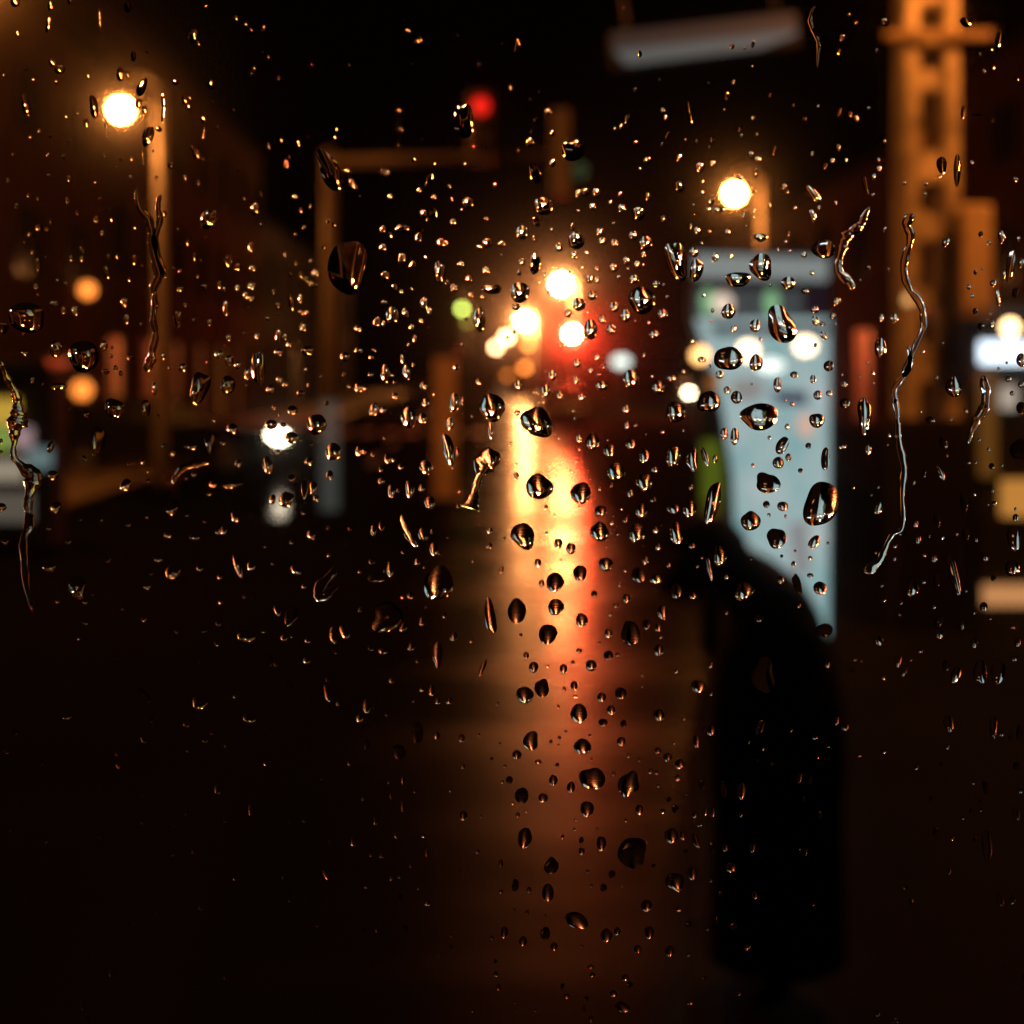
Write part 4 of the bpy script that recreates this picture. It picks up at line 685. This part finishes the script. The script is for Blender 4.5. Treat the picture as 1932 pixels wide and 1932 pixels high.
# neighbours must not run into one another: the smaller of an overlapping pair shrinks or goes
ALL.sort(key=lambda q: -q[2] * q[3])
KEEP = []
for q in ALL:
    ok = True
    for p in KEEP:
        dx, dy = q[0] - p[0], q[1] - p[1]; dist = math.hypot(dx, dy)
        if dist > 60: continue
        def ext(o, ddx, ddy):
            t = math.atan2(ddy, ddx) + math.radians(-o[4]) * 1.0
            return 1.12 / math.sqrt((math.cos(t) / (o[2] / 2)) ** 2 + (math.sin(t) / (o[3] / 2)) ** 2)
        e1, e2 = ext(p, dx, dy), ext(q, dx, dy)
        if e1 + e2 > dist:
            f = (dist - e1) / max(e2, 1e-6)
            if f < 0.45: ok = False; break
            q[2] *= f * 0.97; q[3] *= f * 0.97
    if ok: KEEP.append(q)
for label, pts in TRAILS:
    KEEP = [q for q in KEEP if min(math.hypot(q[0] - p[0], q[1] - p[1]) - p[2] - max(q[2], q[3]) / 2 for p in pts) > 0.5 or q[2] * q[3] > 2200]

MARKS = [("the left street lamp", 228, 207), ("the dim red signal light", 908, 208), ("the pale reflection board", 1330, 75), ("the utility pole's top", 1747, 120),
         ("the street lamp above the blue reflection panel", 1386, 365), ("the tallest centre lamp", 1059, 536), ("the green signal light", 872, 583), ("the hot red signal light", 1080, 630),
         ("the blue panel's header", 1437, 505), ("the blue panel's middle", 1470, 800), ("the blue panel's foot", 1540, 1180), ("the white headlight", 505, 820),
         ("the headlight's reflection", 510, 935), ("the mast arm post", 620, 600), ("the left lamp post", 300, 470), ("the orange wall lantern", 165, 547), ("the left edge kiosk", 40, 860),
         ("the tan island post", 840, 800), ("the golden reflection's brightest part", 1045, 960), ("the golden reflection's top", 960, 790), ("the orange reflection's middle", 1050, 1180),
         ("the orange reflection's lower end", 1080, 1400), ("the hunched person's back", 1500, 1180), ("the hunched person's head", 1310, 1070), ("the hunched person's legs", 1450, 1600),
         ("the bluish sign at right", 1880, 660), ("the utility pole's cabinet", 1812, 500), ("the orange kiosk window", 1915, 940), ("the glowing kiosk shelf", 1885, 1135),
         ("the picture's bottom left corner", 60, 1880), ("the picture's bottom right corner", 1880, 1880), ("the picture's bottom edge centre", 1060, 1900), ("the picture's top left corner", 40, 30),
         ("the picture's left edge middle", 20, 1250), ("the dark car's bonnet", 380, 840)]
ORD = ['', 'second', 'third', 'fourth', 'fifth', 'sixth', 'seventh', 'eighth', 'ninth', 'tenth', 'eleventh', 'twelfth', 'thirteenth', 'fourteenth', 'fifteenth', 'sixteenth']
def direction(dx, dy):
    a = math.degrees(math.atan2(-dy, dx)) % 360
    return ['right of', 'above right of', 'above', 'above left of', 'left of', 'below left of', 'below', 'below right of'][int((a + 22.5) // 45) % 8]
singles, rest = KEEP[:296], KEEP[296:]
keys = {}
for q in singles:
    w, h = q[2], q[3]; s = math.sqrt(w * h)
    size = 'big' if s > 36 else ('middling' if s > 22 else 'small')
    asp = max(w, h) / min(w, h)
    shape = 'round' if asp < 1.3 else ('oval' if asp < 2 else 'long')
    nm, mu, mv = min(MARKS, key=lambda m: math.hypot(q[0] - m[1], q[1] - m[2]))
    dist = math.hypot(q[0] - mu, q[1] - mv)
    where = 'over' if dist < 22 else direction(q[0] - mu, q[1] - mv)
    keys.setdefault((size, shape, where, nm), []).append((dist, q))
for (size, shape, where, nm), lst in keys.items():
    lst.sort(key=lambda t: t[0])
    for i, (dist, q) in enumerate(lst):
        lab = f"{size} {shape} raindrop {where} {nm}"
        if len(lst) > 1: lab += (", nearest" if i == 0 else f", {ORD[i]} nearest") + " of its kind"
        bm = bmesh.new(); rng = random.Random(int(q[0] * 13 + q[1] * 7))
        add_drop(bm, rng, *q[:5], n=36 if q[2] * q[3] > 900 else 28, rings=11 if q[2] * q[3] > 900 else 9)
        tag(drop_object(bm, 'raindrop'), lab, 'raindrop', 'raindrops on the window pane')
bm = bmesh.new(); rng = random.Random(5)
# the finest spray between them, thickest in the upper half
taken = KEEP + [[p[0], p[1], 2 * p[2] + 4, 2 * p[2] + 4, 0] for _, pts in TRAILS for p in pts]
spray = 0
while spray < 420:
    u, v = rng.uniform(-60, 1990), rng.triangular(-40, 1930, 480)
    r = rng.triangular(4.0, 11.0, 5.0)
    if all(abs(u - q[0]) > q[2] / 2 + r + 2 or abs(v - q[1]) > q[3] / 2 + r + 2 for q in taken):
        q = [u, v, r, r * rng.uniform(1.0, 1.5), rng.uniform(-15, 25)]; rest.append(q); taken.append(q); spray += 1
for q in rest: add_drop(bm, rng, *q[:5], n=18, rings=6)
tag(drop_object(bm, 'fine_raindrops'), 'fine specks of rain scattered over the whole window pane', 'raindrops', kind='stuff')

# water trails: a rounded bead drawn along a wavering line
for label, pts in TRAILS:
    fine = []
    for i in range(len(pts) - 1):
        p0, p1, p2, p3 = pts[max(i - 1, 0)], pts[i], pts[i + 1], pts[min(i + 2, len(pts) - 1)]
        for s in range(6):
            t = s / 6
            fine.append([0.5 * (2 * p1[k] + (p2[k] - p0[k]) * t + (2 * p0[k] - 5 * p1[k] + 4 * p2[k] - p3[k]) * t * t + (3 * p1[k] - p0[k] - 3 * p2[k] + p3[k]) * t ** 3) for k in range(3)])
    fine.append(list(pts[-1]))
    bm = bmesh.new(); n = 12; rows = []; foot = []
    m = len(fine) - 1
    for i, p in enumerate(fine):
        q0, q1 = fine[max(i - 1, 0)], fine[min(i + 1, m)]
        tx, tz = q1[0] - q0[0], -(q1[1] - q0[1]); L = math.hypot(tx, tz) or 1; nx, nz = -tz / L, tx / L
        endf = min(1.0, math.sqrt(max(0.0, min(i, m - i) / 3.0))) * 0.97 + 0.03
        hw = max(p[2] * 1.25, 1.8) * endf * (1 + 0.13 * math.sin(i * 0.83 + pts[0][0]) + 0.07 * math.sin(i * 1.9 + pts[0][1]))
        p = [p[0] + 1.0 * math.sin(i * 0.41 + pts[0][1]) + 0.35 * math.sin(i * 1.37), p[1], p[2]]
        row = []
        for k in range(n + 1):
            c = math.cos(math.pi * k / n); off = hw * c * KP; hgt = hw * 0.26 * math.sqrt(max(0, 1 - c * c)) * KP
            row.append(bm.verts.new(((p[0] - U0) * KP + nx * off, PANE_Y + GAP + hgt, CAMZ - (p[1] - HOR) * KP + nz * off)))
        rows.append(row)
    for A, B in zip(rows, rows[1:]):
        for k in range(n): bm.faces.new((A[k], A[k + 1], B[k + 1], B[k])).smooth = True
        fa = [bm.verts.new(x.co) for x in (A[0], A[n], B[n], B[0])]; bm.faces.new(fa)
    bm.faces.new([bm.verts.new(x.co) for x in rows[0]]); bm.faces.new([bm.verts.new(x.co) for x in rows[-1]][::-1])
    bmesh.ops.remove_doubles(bm, verts=[v for v in bm.verts if False], dist=1e-9)
    # consistent outward normals: every outer face looks away from the pane, every foot face to it
    for f in bm.faces:
        f.normal_update()
        if f.smooth and f.normal.y < 0: f.normal_flip()
        if not f.smooth and len(f.verts) == 4 and f.normal.y > 0: f.normal_flip()
    me = bpy.data.meshes.new('water_trail'); bm.to_mesh(me); bm.free(); me.materials.append(M_WATER)
    o = bpy.data.objects.new('water_trail', me); COL.objects.link(o)
    tag(o, label, 'water trail', 'water trails on the window pane')
